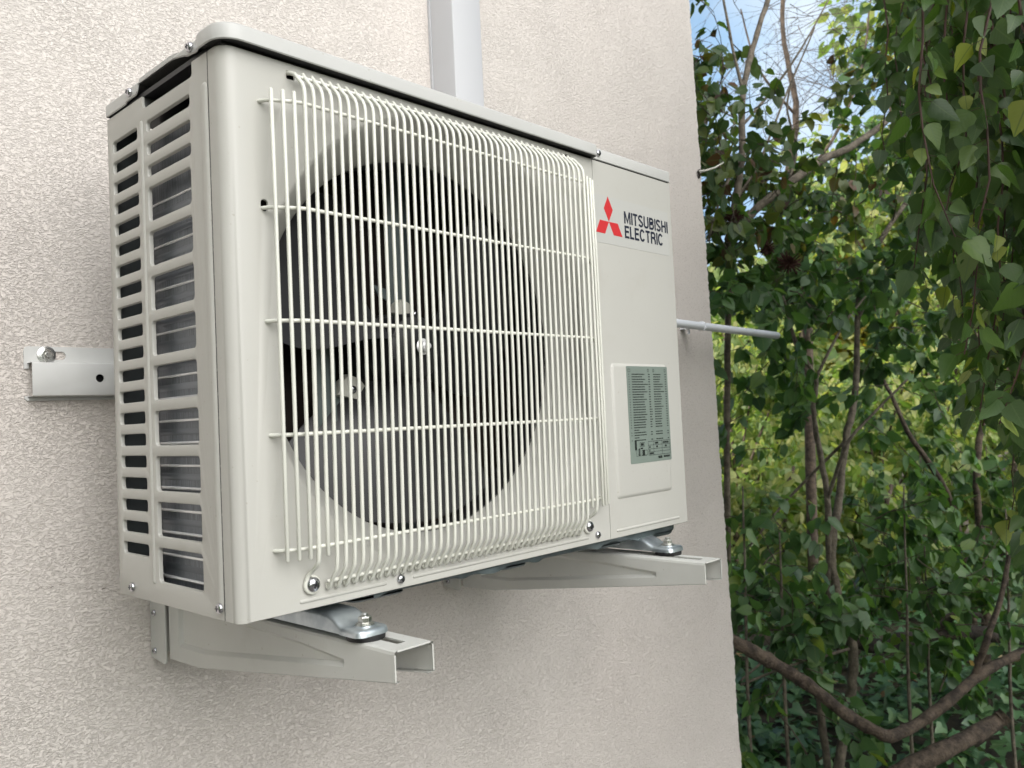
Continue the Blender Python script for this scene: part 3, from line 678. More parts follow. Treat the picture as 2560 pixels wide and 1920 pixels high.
GLY = {   # upright bold grotesque, cap height 1: (advance, [strokes])
 'M': (.86, [[(hS, 0), (hS, 1)], [(.86-hS, 0), (.86-hS, 1)], [(hS+.02, 1), (.43, .06), (.84-hS, 1)]]),
 'I': (.15, [[(hS, 0), (hS, 1)]]),
 'T': (.62, [[(0, 1-hS), (.62, 1-hS)], [(.31, 0), (.31, 1-hS)]]),
 'S': (.66, [arc_(.33, .74, .25, .185, 20, 255) + arc_(.33, .265, .255, .19, 80, -160)]),
 'U': (.68, [[(hS, 1)] + arc_(.34, .30, .265, .225, 180, 360, 12) + [(.68-hS, 1)]]),
 'B': (.66, [[(hS, 0), (hS, 1)], [(hS, 1-hS), (.36, 1-hS)] + arc_(.36, .73, .20, .195, 90, -90) + [(hS, .535)], [(hS, .535), (.38, .535)] + arc_(.38, .305, .205, .23, 90, -90) + [(hS, hS)]]),
 'H': (.68, [[(hS, 0), (hS, 1)], [(.68-hS, 0), (.68-hS, 1)], [(hS, .53), (.68-hS, .53)]]),
 'E': (.58, [[(hS, 0), (hS, 1)], [(hS, 1-hS), (.58, 1-hS)], [(hS, .53), (.54, .53)], [(hS, hS), (.58, hS)]]),
 'L': (.54, [[(hS, 0), (hS, 1)], [(hS, hS), (.54, hS)]]),
 'C': (.72, [arc_(.36, .5, .285, .425, 38, 322, 18)]),
 'R': (.68, [[(hS, 0), (hS, 1)], [(hS, 1-hS), (.38, 1-hS)] + arc_(.38, .715, .205, .21, 90, -90) + [(hS, .505)], [(.40, .505)] + arc_(.40, .30, .19, .16, 80, 0, 5) + [(.61, 0)]])}
def text_mesh(txt, x0, z0, x1, z1, name, m, parent, gap=.10):
    tot = sum(GLY[c][0] for c in txt) + gap * (len(txt) - 1); sx = (x1 - x0) / tot; sz = z1 - z0; pen = 0
    for ch in txt:
        mb = MB()
        for q, st in enumerate(GLY[ch][1]):
            lft, rgt = [], []
            for i, p in enumerate(st):
                p = Vector(p); a_ = Vector(st[max(i-1, 0)]); c_ = Vector(st[min(i+1, len(st)-1)])
                e1 = (p - a_).normalized() if i else (c_ - p).normalized(); e2 = (c_ - p).normalized() if i < len(st)-1 else e1
                n1 = Vector((-e1.y, e1.x)); n2 = Vector((-e2.y, e2.x)); mm = n1 + n2; mm = mm / max(mm.length_squared / 2, .25)
                # stroke width corrected so verticals and horizontals come out even after scaling
                lft.append(p + mm * hS); rgt.append(p - mm * hS)
            y = -.00052 - .00001 * q
            P3 = lambda v: (x0 + (pen + v.x) * sx, y, z0 + min(max(v.y, -.012), 1.012) * sz)
            mb.add([P3(v) for v in lft] + [P3(v) for v in rgt], [(i, i+1, len(st)+i+1, len(st)+i) for i in range(len(st)-1)])
        o = MB.build(mb, "letter", m, None, smooth=0, weld=False); o.parent = parent
        pen += GLY[ch][0] + gap
text_mesh("MITSUBISHI", .6622, .4750, .7846, .4941, "lettering", NAVY, badge)
text_mesh("ELECTRIC", .6622, .4522, .7692, .4718, "lettering", NAVY, badge)

# --- rating label
mb = AMB(); lx0, lx1, lz0, lz1 = .6430, .7558, .1045, .2534; Y0 = -.0028
mb.loft([[(x, Y0, z) for x, z in rrect((lx0+lx1)/2, (lz0+lz1)/2, lx1-lx0, lz1-lz0, .002)], [(x, Y0 - .0003, z) for x, z in rrect((lx0+lx1)/2, (lz0+lz1)/2, lx1-lx0, lz1-lz0, .002)]], cap1=True)
label = mb.build("rating_label", LABG)
mb = MB(); UX = lambda u: lx0 + u * (lx1 - lx0); VZ = lambda v: lz1 - v * (lz1 - lz0)
def bar(u0, u1, v, h=.0045):
    x0, x1 = UX(u0), UX(u1)
    if h < .01 and x1 - x0 > .004:         # broken into word-sized pieces
        x = x0
        while x < x1 - .0008:
            w_ = min(rnd.uniform(.0020, .0075), x1 - x); mb.add([(x, Y0-.0005, VZ(v)-h*.16), (x+w_, Y0-.0005, VZ(v)-h*.16), (x+w_, Y0-.0005, VZ(v)+h*.16), (x, Y0-.0005, VZ(v)+h*.16)], [(0,1,2,3)]); x += w_ + .0005
    else: mb.add([(x0, Y0-.0005, VZ(v)-h*.16), (x1, Y0-.0005, VZ(v)-h*.16), (x1, Y0-.0005, VZ(v)+h*.16), (x0, Y0-.0005, VZ(v)+h*.16)], [(0,1,2,3)])
def boxl(u0, u1, v0, v1, t=.0003):
    for a_, b_ in (((u0, v0), (u1, v0)), ((u0, v1), (u1, v1)), ((u0, v0), (u0, v1)), ((u1, v0), (u1, v1))): ln(a_, b_, t)
def ln(a_, b_, t=.00028):
    x0, z0, x1, z1 = UX(a_[0]), VZ(a_[1]), UX(b_[0]), VZ(b_[1])
    if abs(x1-x0) > abs(z1-z0): mb.add([(x0, Y0-.0005, z0-t), (x1, Y0-.0005, z1-t), (x1, Y0-.0005, z1+t), (x0, Y0-.0005, z0+t)], [(0,1,2,3)])
    else: mb.add([(x0-t, Y0-.0005, z0), (x0+t, Y0-.0005, z0), (x1+t, Y0-.0005, z1), (x1-t, Y0-.0005, z1)], [(0,1,2,3)])
boxl(.035, .085, .03, .058)
for u in (.50, .63, .92): boxl(u, u + .03, .03, .056)
wids = [.31,.25,.32,.28,.38,.30,.31,.36,.28,.27,.34,.29,.28,.30,.30,.29,.33,.28,.32,.28,.29,.29,.12,.28,.29,.11,.27]
w2 = [.19,.18,.17,.15,.23,.24,.18,.26,.17,.19,.20,.17,.17,.23,.18,.17,.17,.17,.18,.15,.17,.17,0,.17,.17,0,.18]
for i, (a_, b_) in enumerate(zip(wids, w2)):
    v = .083 + i * .0262
    bar(.115, .115 + a_, v)
    if a_ > .2: bar(.045, .062, v, .004); bar(.51, .51 + (.07 if 13 < i < 17 or i == 18 else .045), v)
    if b_: bar(.635, .635 + b_, v); bar(.925, .96, v)
# small diagram and table at the foot
bar(.11, .155, .815, .045); ln((.135, .84), (.135, .925)); ln((.135, .925), (.38, .925)); boxl(.23, .34, .79, .83); bar(.25, .32, .81, .012); boxl(.27, .40, .872, .922); bar(.285, .34, .897, .028); boxl(.18, .235, .86, .915); bar(.2, .22, .885, .035)
bar(.24, .30, .85, .007)
boxl(.43, .97, .785, .93); 
for v in (.825, .865, .895): ln((.43, v), (.97, v))
for u in (.56, .77): ln((u, .785), (u, .93))
for u0, u1, v in ((.59, .68, .806), (.79, .94, .806), (.45, .48, .845), (.62, .67, .845), (.84, .89, .845), (.45, .47, .88), (.45, .55, .912), (.66, .76, .955), (.80, .96, .955)): bar(u0, u1, v, .009)
for v in (.968, ): ln((.67, v), (.76, v), .0005)
o = MB.build(mb, "label_print", INK, None, smooth=0, weld=False); o.parent = label

# --- feet, rubber pads and bolts
for fx in (.121, .688):
    mb = AMB(); w_ = .041
    sec = [(.325, -.020), (.300, -.0165), (.285, -.0100), (.020, -.0100), (.006, -.0108), (-.003, -.0138), (-.010, -.0180), (-.016, -.0212), (-.021, -.0222)]
    for k, (y, z) in enumerate(sec): pass
    def row(y, z):
        hw_ = w_ / 2 - .0008
        return [(fx - hw_ - .0006, y, -.0285), (fx - hw_, y, z - .0045), (fx - hw_ + .0012, y, z - .0018), (fx - hw_ + .0035, y, z - .0003), (fx - hw_ + .007, y, z), (fx + hw_ - .007, y, z), (fx + hw_ - .0035, y, z - .0003), (fx + hw_ - .0012, y, z - .0018), (fx + hw_, y, z - .0045), (fx + hw_ + .0006, y, -.0285)]
    mb.loft([row(y, z) for y, z in sec], closed=False)
    pad = lambda i, z: [(x, y, z) for x, y in rrect(fx, -.0295, w_ - 2*i, .039 - 2*i, .0095 - i)]
    mb.loft([pad(-.0004, -.0292), pad(0, -.0262), pad(.0006, -.0242), pad(.0018, -.0228), pad(.0036, -.0220)], cap1=True)
    mb.lathe([(.0125, -.0221), (.0118, -.0212), (.0105, -.0209)], (fx + .001, -.0305, 0), (0, 0, 1), 28)
    foot = mb.build("foot", GALV, smooth=38)
    m2 = MB(); m2.lathe([(.0195, -.0350), (.0200, -.0335), (.0200, -.0300), (.0190, -.0288)], (fx + .002, -.030, 0), (0, 0, 1), 28)
    o = MB.build(m2, "rubber_pad", RUBBER, None); o.parent = foot
    hexbolt("bolt", (fx + .001, -.0305, -.0210), (0, 0, 1), .0070, .0085, .0100, foot)

# =================================================================== WALL BRACKETS
def wall_bracket(x0, tip, wd, label):
    t = empty("wall_bracket", (x0 + wd/2, WY, -.08), label, "bracket", "white steel brackets carrying the air conditioner")
    inv = Matrix.Translation(-t.location)
    def fin(o): o.parent = t; o.matrix_parent_inverse = inv; return o
    x1 = x0 + wd; th = .0018; ztop = -.035
    prof_ = [(tip, -.0645), (.306, -.1175), (.388, -.1192), (.388, ztop - .004), (tip, ztop - .004)]   # side outline, CCW seen from -x? fixed by recalc
    mb = MB()
    vee = [(-.013, -.0635), (.117, -.0785), (.292, -.0990), (.360, -.0990), (.360, -.0470), (.200, -.0460), (.070, -.0495), (-.013, -.0555)]
    vee = [(y + (tip + .0955), z) for y, z in vee]
    for xs_, sg in ((x0, 1), (x1, -1)):
        f3 = lambda y, z, d, xs_=xs_, sg=sg: (xs_ + sg * d, y, z)
        v0, v1, v2 = vee, poff(vee, -.0022), poff(vee, -.0045)
        mb.sheet(prof_, [v0], f3)
        mb.loft([[f3(*p, 0) for p in v0], [f3(*p, .0020) for p in v1], [f3(*p, .0044) for p in v2]]); 
        mb.sheet(v2, [], lambda y, z, d, f3=f3: f3(y, z, .0044))
        # inner skin and edges
        mb.loft([[f3(*p, 0) for p in prof_], [f3(*p, th) for p in prof_]])
        # inward lip at the bottom
        lipb = [(tip, -.0645), (.306, -.1175), (.388, -.1192)]
        mb.loft([[f3(y, z, 0) for y, z in lipb], [f3(y, z - .0012, .0010) for y, z in lipb], [f3(y, z - .0012, .0050 if sg > 0 else .0085) for y, z in lipb], [f3(y, z, .0050 if sg > 0 else .0085) for y, z in lipb]], closed=False)
        # bend into the top web
        mb.loft([[f3(y, ztop - .004, 0) for y in (tip, .388)], [f3(y, ztop - .0012, .0009) for y in (tip, .388)], [f3(y, ztop, .0040) for y in (tip, .388)]], closed=False)
    cxm = (x0 + x1) / 2
    sl_ = rrect(tip + .019 + .055, cxm, .110, .0108, .0015)
    f3 = lambda y, x, d: (x, y, ztop - d)
    mb.sheet([(tip, x0 + .004), (.388, x0 + .004), (.388, x1 - .004), (tip, x1 - .004)], [sl_], f3)
    mb.loft([[f3(*p, 0) for p in sl_], [f3(*p, th) for p in sl_]])
    mb.loft([[(x, tip, z) for x, z in ((x0 + .004, ztop), (x1 - .004, ztop))], [(x, tip, z) for x, z in ((x0 + .004, ztop - th), (x1 - .004, ztop - th))]], closed=False)
    fin(mb.build("arm", BRK, smooth=40, weld=False))
    mb = MB()      # upright against the wall
    xa, xb = x0 - .0035, x1 + .0035
    def side_plate(x):
        rr_ = [(.3925, .295), (WY - .002, .295), (WY - .002, -.1235), (.3990, -.1282), (.3955, -.1275), (.3925, -.1245)]
        mb.loft([[(x, y, z) for y, z in rr_], [(x + .0018, y, z) for y, z in rr_]], cap0=True, cap1=True)
    side_plate(xa); side_plate(xb - .0018); mb.box((xa + .0018, WY - .004, -.122), (xb - .0018, WY - .0022, .295))
    mb.box((xa + .0018, .3925, -.033), (xb - .0018, .3943, .295))
    fin(mb.build("upright", BRK, smooth=30))
    for z in (-.062, -.1135):
        fin(screw("screw", (xa - .0002, .4245, z), (-1, 0, 0), .0042, None))
    return t
wall_bracket(.107, -.0955, .050, "white steel bracket arm under the left foot of the air conditioner, nearest the camera")
wall_bracket(.6515, -.1145, .047, "white steel bracket arm under the right foot of the air conditioner, nearest the wall corner")

# horizontal rail the brackets hang on
rail = empty("wall_rail", (.4, WY, .268), "white horizontal steel mounting rail bolted to the stucco behind the air conditioner", "rail")
rinv = Matrix.Translation(-rail.location)
mb = MB(); X0, X1 = -.0475, .86; yf = .418
f3 = lambda x, z, d: (x, .4378 + d, z)
slots = [rrect(xc, .2918, .030, .0108, .0054, 0) for xc in (-.0125, .30, .70)]
topf = [(X0, .2745), (X0 + .0055, .2745), (X0 + .0068, .2815), (X1, .2815), (X1, .3035), (X0 + .005, .3035), (X0 + .0015, .3020), (X0, .2985)]
mb.sheet(topf, slots, f3); 
for s_ in slots: mb.loft([[f3(*p, 0) for p in s_], [f3(*p, .0018) for p in s_]])
mb.loft([[f3(*p, 0) for p in topf], [f3(*p, .0020) for p in topf]])
botf = [(X0 + .003, .2335), (X1, .2335), (X1, .2392), (X0, .2392), (X0, .2365)]
mb.loft([[f3(*p, 0) for p in botf], [f3(*p, .0020) for p in botf]], cap0=True)
hole = rrect(.0375, .2612, .0108, .0108, .0054); xe = X0 + .0035
g3 = lambda x, z, d: (x, yf + d, z)
holes_ = [hole] + [rrect(x, .2612, .0108, .0108, .0054) for x in (.25, .45, .65)]
mb.sheet([(xe, .2402), (X1, .2402), (X1, .2796), (xe, .2796)], holes_, g3)
for h_ in holes_: mb.loft([[g3(*p, 0) for p in h_], [g3(*p, .002) for p in h_]])
for (za, zb_) in ((.2796, .2815), (.2402, .2383)):
    mb.loft([[(x, yf, za) for x in (xe, X1)], [(x, yf + .0006, (za*.35 + zb_*.65)) for x in (xe, X1)], [(x, yf + .002, zb_) for x in (xe, X1)], [(x, .4378, zb_) for x in (xe, X1)]], closed=False)
mb.loft([[(xe, yf, z) for z in (.2402, .2796)], [(xe, yf + .0018, z) for z in (.2402, .2796)]], closed=False)
mq = MB(); mq.box((.012, .4325, .2415), (X1, .4340, .2785)); oq = mq.build("channel_shade_plate", DARK); oq.parent = rail; oq.matrix_parent_inverse = rinv  # dark plate standing in for the shade behind the rail holes
o = mb.build("channel", RAILM, smooth=35); o.parent = rail; o.matrix_parent_inverse = rinv
o = hexbolt("bolt", (-.0212, .4376, .2925), (0, -1, 0), .0072, .0075, .0112, None); o.parent = rail; o.matrix_parent_inverse = rinv

# pvc trunking up the wall
duct = empty("cable_duct", (.711, WY, .50), "pale plastic cable trunking running up the wall above the air conditioner", "cable duct")
mb = MB(); dz0, dz1 = .43, 3.6
loop = lambda z: [(.6735, WY - .001, z), (.6735, .3745, z), (.6742, .3727, z), (.6760, .3720, z), (.7465, .3720, z), (.7483, .3727, z), (.7490, .3745, z), (.7490, WY - .001, z)]
mb.loft([loop(dz0), loop(dz1)], closed=False); mb.add(loop(dz0), [tuple(range(8))]); mb.add(loop(dz1), [tuple(range(8))])
o = mb.build("duct_cover", DUCTM, smooth=60); o.parent = duct; o.matrix_parent_inverse = Matrix.Translation(-duct.location)
mb = MB(); mb.box((.6715, WY - .006, dz0), (.7510, WY - .0005, dz1)); o = mb.build("duct_base", DUCTM); o.parent = duct; o.matrix_parent_inverse = Matrix.Translation(-duct.location)

# plastic drain pipe sticking out past the corner
pipe = empty("drain_pipe", (1.5, .38, .398), "short white plastic pipe sticking out sideways past the wall corner, right of the air conditioner", "pipe")
pinv = Matrix.Translation(-pipe.location)
mb = MB(); pth = [(1.02 + (1.970 - 1.02) * k / 10, .38, .4068 - .0151 * (k / 10)) for k in range(11)]
mb.tube(pth, .0105, 20, rnd_ends=True)
o = mb.build("tube", PIPEM, smooth=50); o.parent = pipe; o.matrix_parent_inverse = pinv
mb = MB(); mb.box((1.525, .391, .3955), (1.545, WY - .0005, .3995)); mb.tube([(1.535, .42, .398), (1.535, .42, .382)], .0035, 8)
mb.tube([(1.535, .38 + .0115 * math.cos(R(a_)), .3986 + .0115 * math.sin(R(a_))) for a_ in range(-60, 250, 20)], .0022, 6)
o = mb.build("pipe_clip", PIPEM, smooth=50); o.parent = pipe; o.matrix_parent_inverse = pinv

# cut vine stub on the corner of the wall
stub = empty("vine_stub", (1.664, WY, .846), "tiny pale dry vine stub with a dark root, stuck on the wall corner", "vine")
sinv = Matrix.Translation(-stub.location)
mb = MB(); mb.tube([(1.664, .438, .846), (1.672, .420, .846), (1.690, .400, .853), (1.712, .385, .868)], [.0035, .003, .0026, .002], 8)
o = mb.build("stalk", CLIPM, smooth=60); o.parent = stub; o.matrix_parent_inverse = sinv
mb = MB()
for k in range(14):
    a_ = rnd.uniform(0, 6.28); mb.tube([(1.664, .439, .846), (1.664 + .006 * math.cos(a_), .434, .844 + .007 * math.sin(a_)), (1.664 + .009 * math.cos(a_), .4385, .838 + .012 * math.sin(a_))], [.0022, .0016, .0006], 5)
o = mb.build("root", BARK_DARK, smooth=60); o.parent = stub; o.matrix_parent_inverse = sinv

# =================================================================== VEGETATION
def leaf_template(kind):
    if kind == 'heart':
        mid = [(0, .0), (0, .30), (0, .64), (0, 1.0)]; sd_ = [(.26, -.09), (.44, .20), (.35, .55), (.13, .84)]
    elif kind == 'birch':
        mid = [(0, 0), (0, .14), (0, .28), (0, .42), (0, .56), (0, .70), (0, .84), (0, 1.0)]
        sd_ = [(.16, .02), (.36, .13), (.405, .28), (.345, .40), (.315, .52), (.205, .66), (.155, .77), (.05, .93)]
    elif kind == 'ivy':
        mid = [(0, 0), (0, .28), (0, .6), (0, 1.0)]; sd_ = [(.30, -.14), (.52, .16), (.27, .48), (.17, .74)]
    else:
        mid = [(0, 0), (0, .5), (0, 1.0)]; sd_ = [(.2, .12), (.30, .45), (.10, .85)]
    v = []; uv = []
    for x, y in mid: v.append((0, y, -.10 * y * y)); uv.append((0, y))
    for s_ in (1, -1):
        for x, y in sd_: v.append((s_ * x, y, .22 * x - .12 * y * y)); uv.append((s_ * x, y))
    n = len(mid); f = []
    for s_ in (0, 1):
        o = n + s_ * n
        for i in range(n - 1):
            q = (i, o + i, o + i + 1, i + 1); f.append(q if s_ == 0 else q[::-1])
    return np.array(v, np.float32), np.array(f, np.int32), np.array(uv, np.float32)

def leaves(name, kind, pos, tip, size, m, parent=None, up=.5, fold=1.0, rv=None):
    V, F, UV = leaf_template(kind); pos = np.asarray(pos, np.float32); tip = np.asarray(tip, np.float32); n = len(pos)
    size = np.asarray(size, np.float32)
    t = tip / np.linalg.norm(tip, axis=1, keepdims=True)
    r_ = nr.normal(size=(n, 3)).astype(np.float32); r_[:, 2] += up * 2
    nn = r_ - (r_ * t).sum(1, keepdims=True) * t; nn /= np.linalg.norm(nn, axis=1, keepdims=True)
    bx = np.cross(t, nn)
    Vv = np.repeat(V[None], n, 0); Vv[:, :, 2] *= (nr.uniform(.2, 1.9, n) * fold)[:, None]
    Vv[:, :, 0] *= nr.uniform(.8, 1.1, n)[:, None]
    # a little lengthwise twist
    tw = nr.normal(0, .35, n)[:, None] * Vv[:, :, 1]; x_ = Vv[:, :, 0] * np.cos(tw) - Vv[:, :, 2] * np.sin(tw); z_ = Vv[:, :, 0] * np.sin(tw) + Vv[:, :, 2] * np.cos(tw)
    P = pos[:, None] + size[:, None, None] * (x_[..., None] * bx[:, None] + Vv[:, :, 1:2] * t[:, None] + z_[..., None] * nn[:, None])
    nv = len(V); FF = (F[None] + (np.arange(n) * nv)[:, None, None]).reshape(-1, 4)
    me = bpy.data.meshes.new(name); me.vertices.add(n * nv); me.vertices.foreach_set("co", P.astype(np.float32).ravel())
    me.loops.add(FF.size); me.loops.foreach_set("vertex_index", FF.ravel().astype(np.int32))
    me.polygons.add(len(FF)); me.polygons.foreach_set("loop_start", (np.arange(len(FF)) * 4).astype(np.int32))
    me.update(calc_edges=True); me.shade_smooth()
    rv = nr.uniform(0, 1, n) if rv is None else np.asarray(rv)
    for nm, dat in (("rv", np.repeat(rv, nv)), ("lu", np.tile(UV[:, 0], n)), ("lv", np.tile(UV[:, 1], n))):
        a_ = me.attributes.new(nm, 'FLOAT', 'POINT'); a_.data.foreach_set("value", dat.astype(np.float32))
    me.materials.append(m); o = bpy.data.objects.new(name, me); C.objects.link(o)
    if parent: o.parent = parent; o.matrix_parent_inverse = Matrix.Translation(-parent.location)
    return o

def rv3(s_=1.0): return Vector((rnd.gauss(0, s_), rnd.gauss(0, s_), rnd.gauss(0, s_)))
def smooth_path(pts_, n=6):
    P = [Vector(p) for p in pts_]; out = []
    for i in range(len(P) - 1):
        a_ = P[max(i - 1, 0)]; b_ = P[i]; c_ = P[i + 1]; d_ = P[min(i + 2, len(P) - 1)]
        for k in range(n):
            t = k / n; out.append(.5 * ((2*b_) + (-a_ + c_)*t + (2*a_ - 5*b_ + 4*c_ - d_)*t*t + (-a_ + 3*b_ - 3*c_ + d_)*t**3))
    return out + [P[-1]]
def limb(mb, pts_, r0, r1, seg=10, wob=.15, n=6):
    P = smooth_path(pts_, n); m_ = len(P); rr_ = []
    for i in range(m_):
        t = i / (m_ - 1); rr_.append((r0 + (r1 - r0) * t) * (1 + rnd.uniform(-wob, wob) * .6))
    P = [p + rv3(r0 * .08) for p in P]
    mb.tube(P, rr_, seg); return P
def PL(*q): return [at(*a_) for a_ in q]

def twig(mb, start, d, length, r0, leaf_n, out, droop=.25, pairs=True, size=(.045, .07), sub=1, zig=.12, hang=.7):
    """crooked twig with leaves; appends (pos, tip, size) to out"""
    n = 5; P = [Vector(start)]; dd = Vector(d).normalized()
    for i in range(n):
        dd = (dd + rv3(zig) + Vector((0, 0, -droop / n))).normalized(); P.append(P[-1] + dd * length / n)
    mb.tube(P, [r0 * (1 - .75 * i / n) for i in range(n + 1)], 5 if r0 < .004 else 6, cap=False)
    for i in range(leaf_n):
        t = rnd.uniform(.15, 1.0) * n; k = min(int(t), n - 1); p = P[k].lerp(P[k + 1], t - k)
        for s_ in ((1, -1) if pairs else (1,)):
            side_ = rv3(1); side_ = (side_ - dd * side_.dot(dd)).normalized()
            td = (side_ * .8 + dd * .35 + Vector((0, 0, -hang)) + rv3(.2)).normalized()
            sz = rnd.uniform(*size); out.append((p + td * .012, td, sz))
    if sub:
        for _ in range(2):
            k = rnd.randint(1, n - 1); twig(mb, P[k], (dd + rv3(.6)).normalized(), length * rnd.uniform(.4, .7), r0 * .6, max(1, leaf_n // 2) if leaf_n else 0, out, droop, pairs, size, sub - 1, zig, hang)

LAT = Vector((CR.x, CR.y, 0)).normalized()
def tree(name, label, cat, base, limbs, ells, ntw, lf, mbark, mleaf, leafk='heart', size=(.045, .07), tl=(.15, .35), group=None, up=.4, r_tw=.0022, hang=.7, rvf=None, rseg=10, sub=1):
    """limbs: (points, r0, r1); ells: crown ellipsoids (centre, r_lateral, r_depth, r_z, weight)"""
    t = empty(name, base, label, cat, group); inv = Matrix.Translation(-Vector(base))
    mb = MB(); spine = []
    for pts_, r0, r1 in limbs:
        P = limb(mb, pts_, r0, r1, rseg); spine += P
    out = []; tm = MB()
    tot = sum(e[4] for e in ells)
    for c_, rl, rd, rz, wt in ells:
        dep = (Vector(c_) - CAM); dep.z = 0; dep.normalize(); lat = Vector((dep.y, -dep.x, 0))
        for _ in range(int(ntw * wt / tot)):
            q = rv3(1).normalized() * rnd.random() ** .4
            p = Vector(c_) + lat * q.x * rl + dep * q.y * rd + Vector((0, 0, q.z * rz))
            # start towards the nearest limb, so twigs radiate outward
            near = min(spine, key=lambda s_: (s_ - p).length_squared) if spine else Vector(c_)
            d_ = (p - near); d_ = (d_.normalized() * .7 + rv3(.45)).normalized()
            twig(tm, p, d_, rnd.uniform(*tl), r_tw * rnd.uniform(.7, 1.4), lf, out, size=size, hang=hang, sub=sub)
    o = mb.build("trunk", mbark, None, smooth=70, weld=False); o.parent = t; o.matrix_parent_inverse = inv
    o = tm.build("twigs", TWIG, None, smooth=70, weld=False); o.parent = t; o.matrix_parent_inverse = inv
    if out:
        pos, tip, sz = zip(*out); pos = [tuple(p) for p in pos]; tip = [tuple(p) for p in tip]
        rv_ = None
        if rvf: rv_ = [rvf(p) for p in pos]
        leaves("crown", leafk, pos, tip, sz, mleaf, t, up=up, rv=rv_)
    return t

def gpt(x, y, d):     # point on the ground below a picture position
    p = at(x, y, d); return Vector((p.x, p.y, gz(p.x, p.y)))

# lilac with pale stems, the main shrub beyond the corner
b0 = gpt(1800, 1600, 3.3)
tree("lilac_shrub", "tall green lilac shrub with two pale stems rising side by side beyond the wall corner", "shrub", b0,
     [([b0] + PL((1815,1640,3.3),(1838,1500,3.3),(1842,1400,3.3),(1812,1290,3.3),(1795,1200,3.3),(1812,1080,3.35),(1828,950,3.4),(1850,820,3.45),(1855,650,3.5),(1890,540,3.5),(1960,430,3.5),(2030,300,3.6)), .023, .008),
      ([b0 + Vector((.05, .04, 0))] + PL((1770,1500,3.35),(1778,1380,3.35),(1790,1240,3.3),(1787,1080,3.3),(1768,960,3.3),(1757,880,3.3),(1762,820,3.3),(1720,740,3.3),(1690,640,3.3)), .017, .006),
      (PL((1762,820,3.3),(1790,760,3.3),(1830,690,3.35),(1870,640,3.4)), .007, .004),
      (PL((1787,1080,3.3),(1830,960,3.2),(1880,900,3.2),(1960,820,3.2)), .008, .004),
      (PL((1842,1400,3.3),(1700,1440,3.2),(1600,1480,3.1)), .006, .004),
      (PL((1775,1380,3.3),(1690,1400,3.3),(1600,1470,3.2)), .008, .004),
      (PL((1828,950,3.4),(1700,1080,3.5),(1620,1180,3.5)), .007, .004)],
     [(at(1640,640,3.2), .28, .3, .22, 1.6), (at(1780,600,3.4), .38, .35, .32, 2.6), (at(1620,850,3.5), .18, .3, .30, .45), (at(1760,850,3.5), .30, .3, .35, .8),
      (at(1930,800,3.5), .35, .4, .5, 1.6), (at(1650,1200,3.3), .22, .3, .25, 1.3), (at(1830,1180,3.5), .40, .3, .30, 1.3), (at(1680,1420,3.1), .25, .3, .30, 1.4), (at(1950,1330,3.3), .40, .3, .3, 1.8), (at(1900,480,3.6), .3, .3, .3, 1.0)],
     180, 4, BARK_PALE, LEAF_LILAC, size=(.042, .072), rvf=lambda p: min(1, max(0, rnd.gauss(.4, .28))))

# tree at the upper left of the gap: forked grey-brown trunk, browning leaves
b1 = gpt(1560, 1400, 3.6)
tree("autumn_tree", "forked tree beside the wall corner with sparse browning yellow leaves against the sky", "tree", b1,
     [([b1] + PL((1570,900,3.45),(1575,620,3.3),(1572,520,3.2)), .014, .012),
      (PL((1572,520,3.2),(1590,430,3.2),(1603,330,3.2),(1605,200,3.2),(1630,90,3.25),(1665,-20,3.3),(1700,-150,3.3)), .015, .009),
      (PL((1575,520,3.2),(1630,455,3.2),(1700,400,3.2),(1770,350,3.25),(1850,310,3.3),(1930,250,3.4),(2010,180,3.5),(2150,60,3.6)), .018, .010),
      (PL((1603,330,3.2),(1560,420,3.1),(1530,520,3.05)), .007, .004),
      (PL((1605,200,3.2),(1580,90,3.2),(1560,-20,3.2)), .007, .004),
      (PL((1700,400,3.2),(1720,320,3.2),(1700,230,3.2),(1720,150,3.2)), .006, .003),
      (PL((1605,270,3.2),(1680,180,3.3),(1740,90,3.3),(1800,-20,3.4)), .006, .003),
      (PL((1590,430,3.2),(1640,350,3.2),(1700,200,3.3),(1760,60,3.4)), .006, .003)],
     [(at(1545,150,3.2), .10, .25, .22, 1.6), (at(1560,330,3.1), .14, .25, .22, 1.9), (at(1680,350,3.3), .26, .3, .10, 1.5), (at(1590,470,3.2), .2, .3, .16, 1.6), (at(1540,440,3.1), .10, .25, .25, 1.5), (at(1800,330,3.5), .15, .3, .14, .7), (at(1970,220,3.7), .24, .3, .45, 2.2), (at(1770,430,3.5), .40, .4, .12, 1.7)],
     165, 3, BARK_PALE, LEAF_TAN, size=(.035, .06), rvf=lambda p: min(1, max(0, rnd.gauss(.36, .33))))

# bare twiggy tree against the sky
b2 = gpt(1750, 1200, 5.5)
t2 = tree("bare_tree", "leafless tree whose fine dark twigs cross the patch of blue sky", "tree", b2,
     [([b2] + PL((1740,600,5.4),(1700,420,5.4),(1720,250,5.3),(1690,60,5.3),(1700,-120,5.3)), .035, .010),
      (PL((1700,420,5.4),(1800,300,5.4),(1860,150,5.4),(1880,0,5.4)), .012, .005),
      (PL((1720,250,5.3),(1640,150,5.2),(1600,20,5.2)), .010, .004)],
     [(at(1720,140,5.3), .45, .4, .45, 1.5), (at(1600,120,5.3), .28, .3, .30, .5), (at(1820,200,5.3), .25, .3, .4, .7)],
     120, 0, BARK_BROWN, LEAF_TAN, tl=(.25, .6), r_tw=.0021, sub=2)

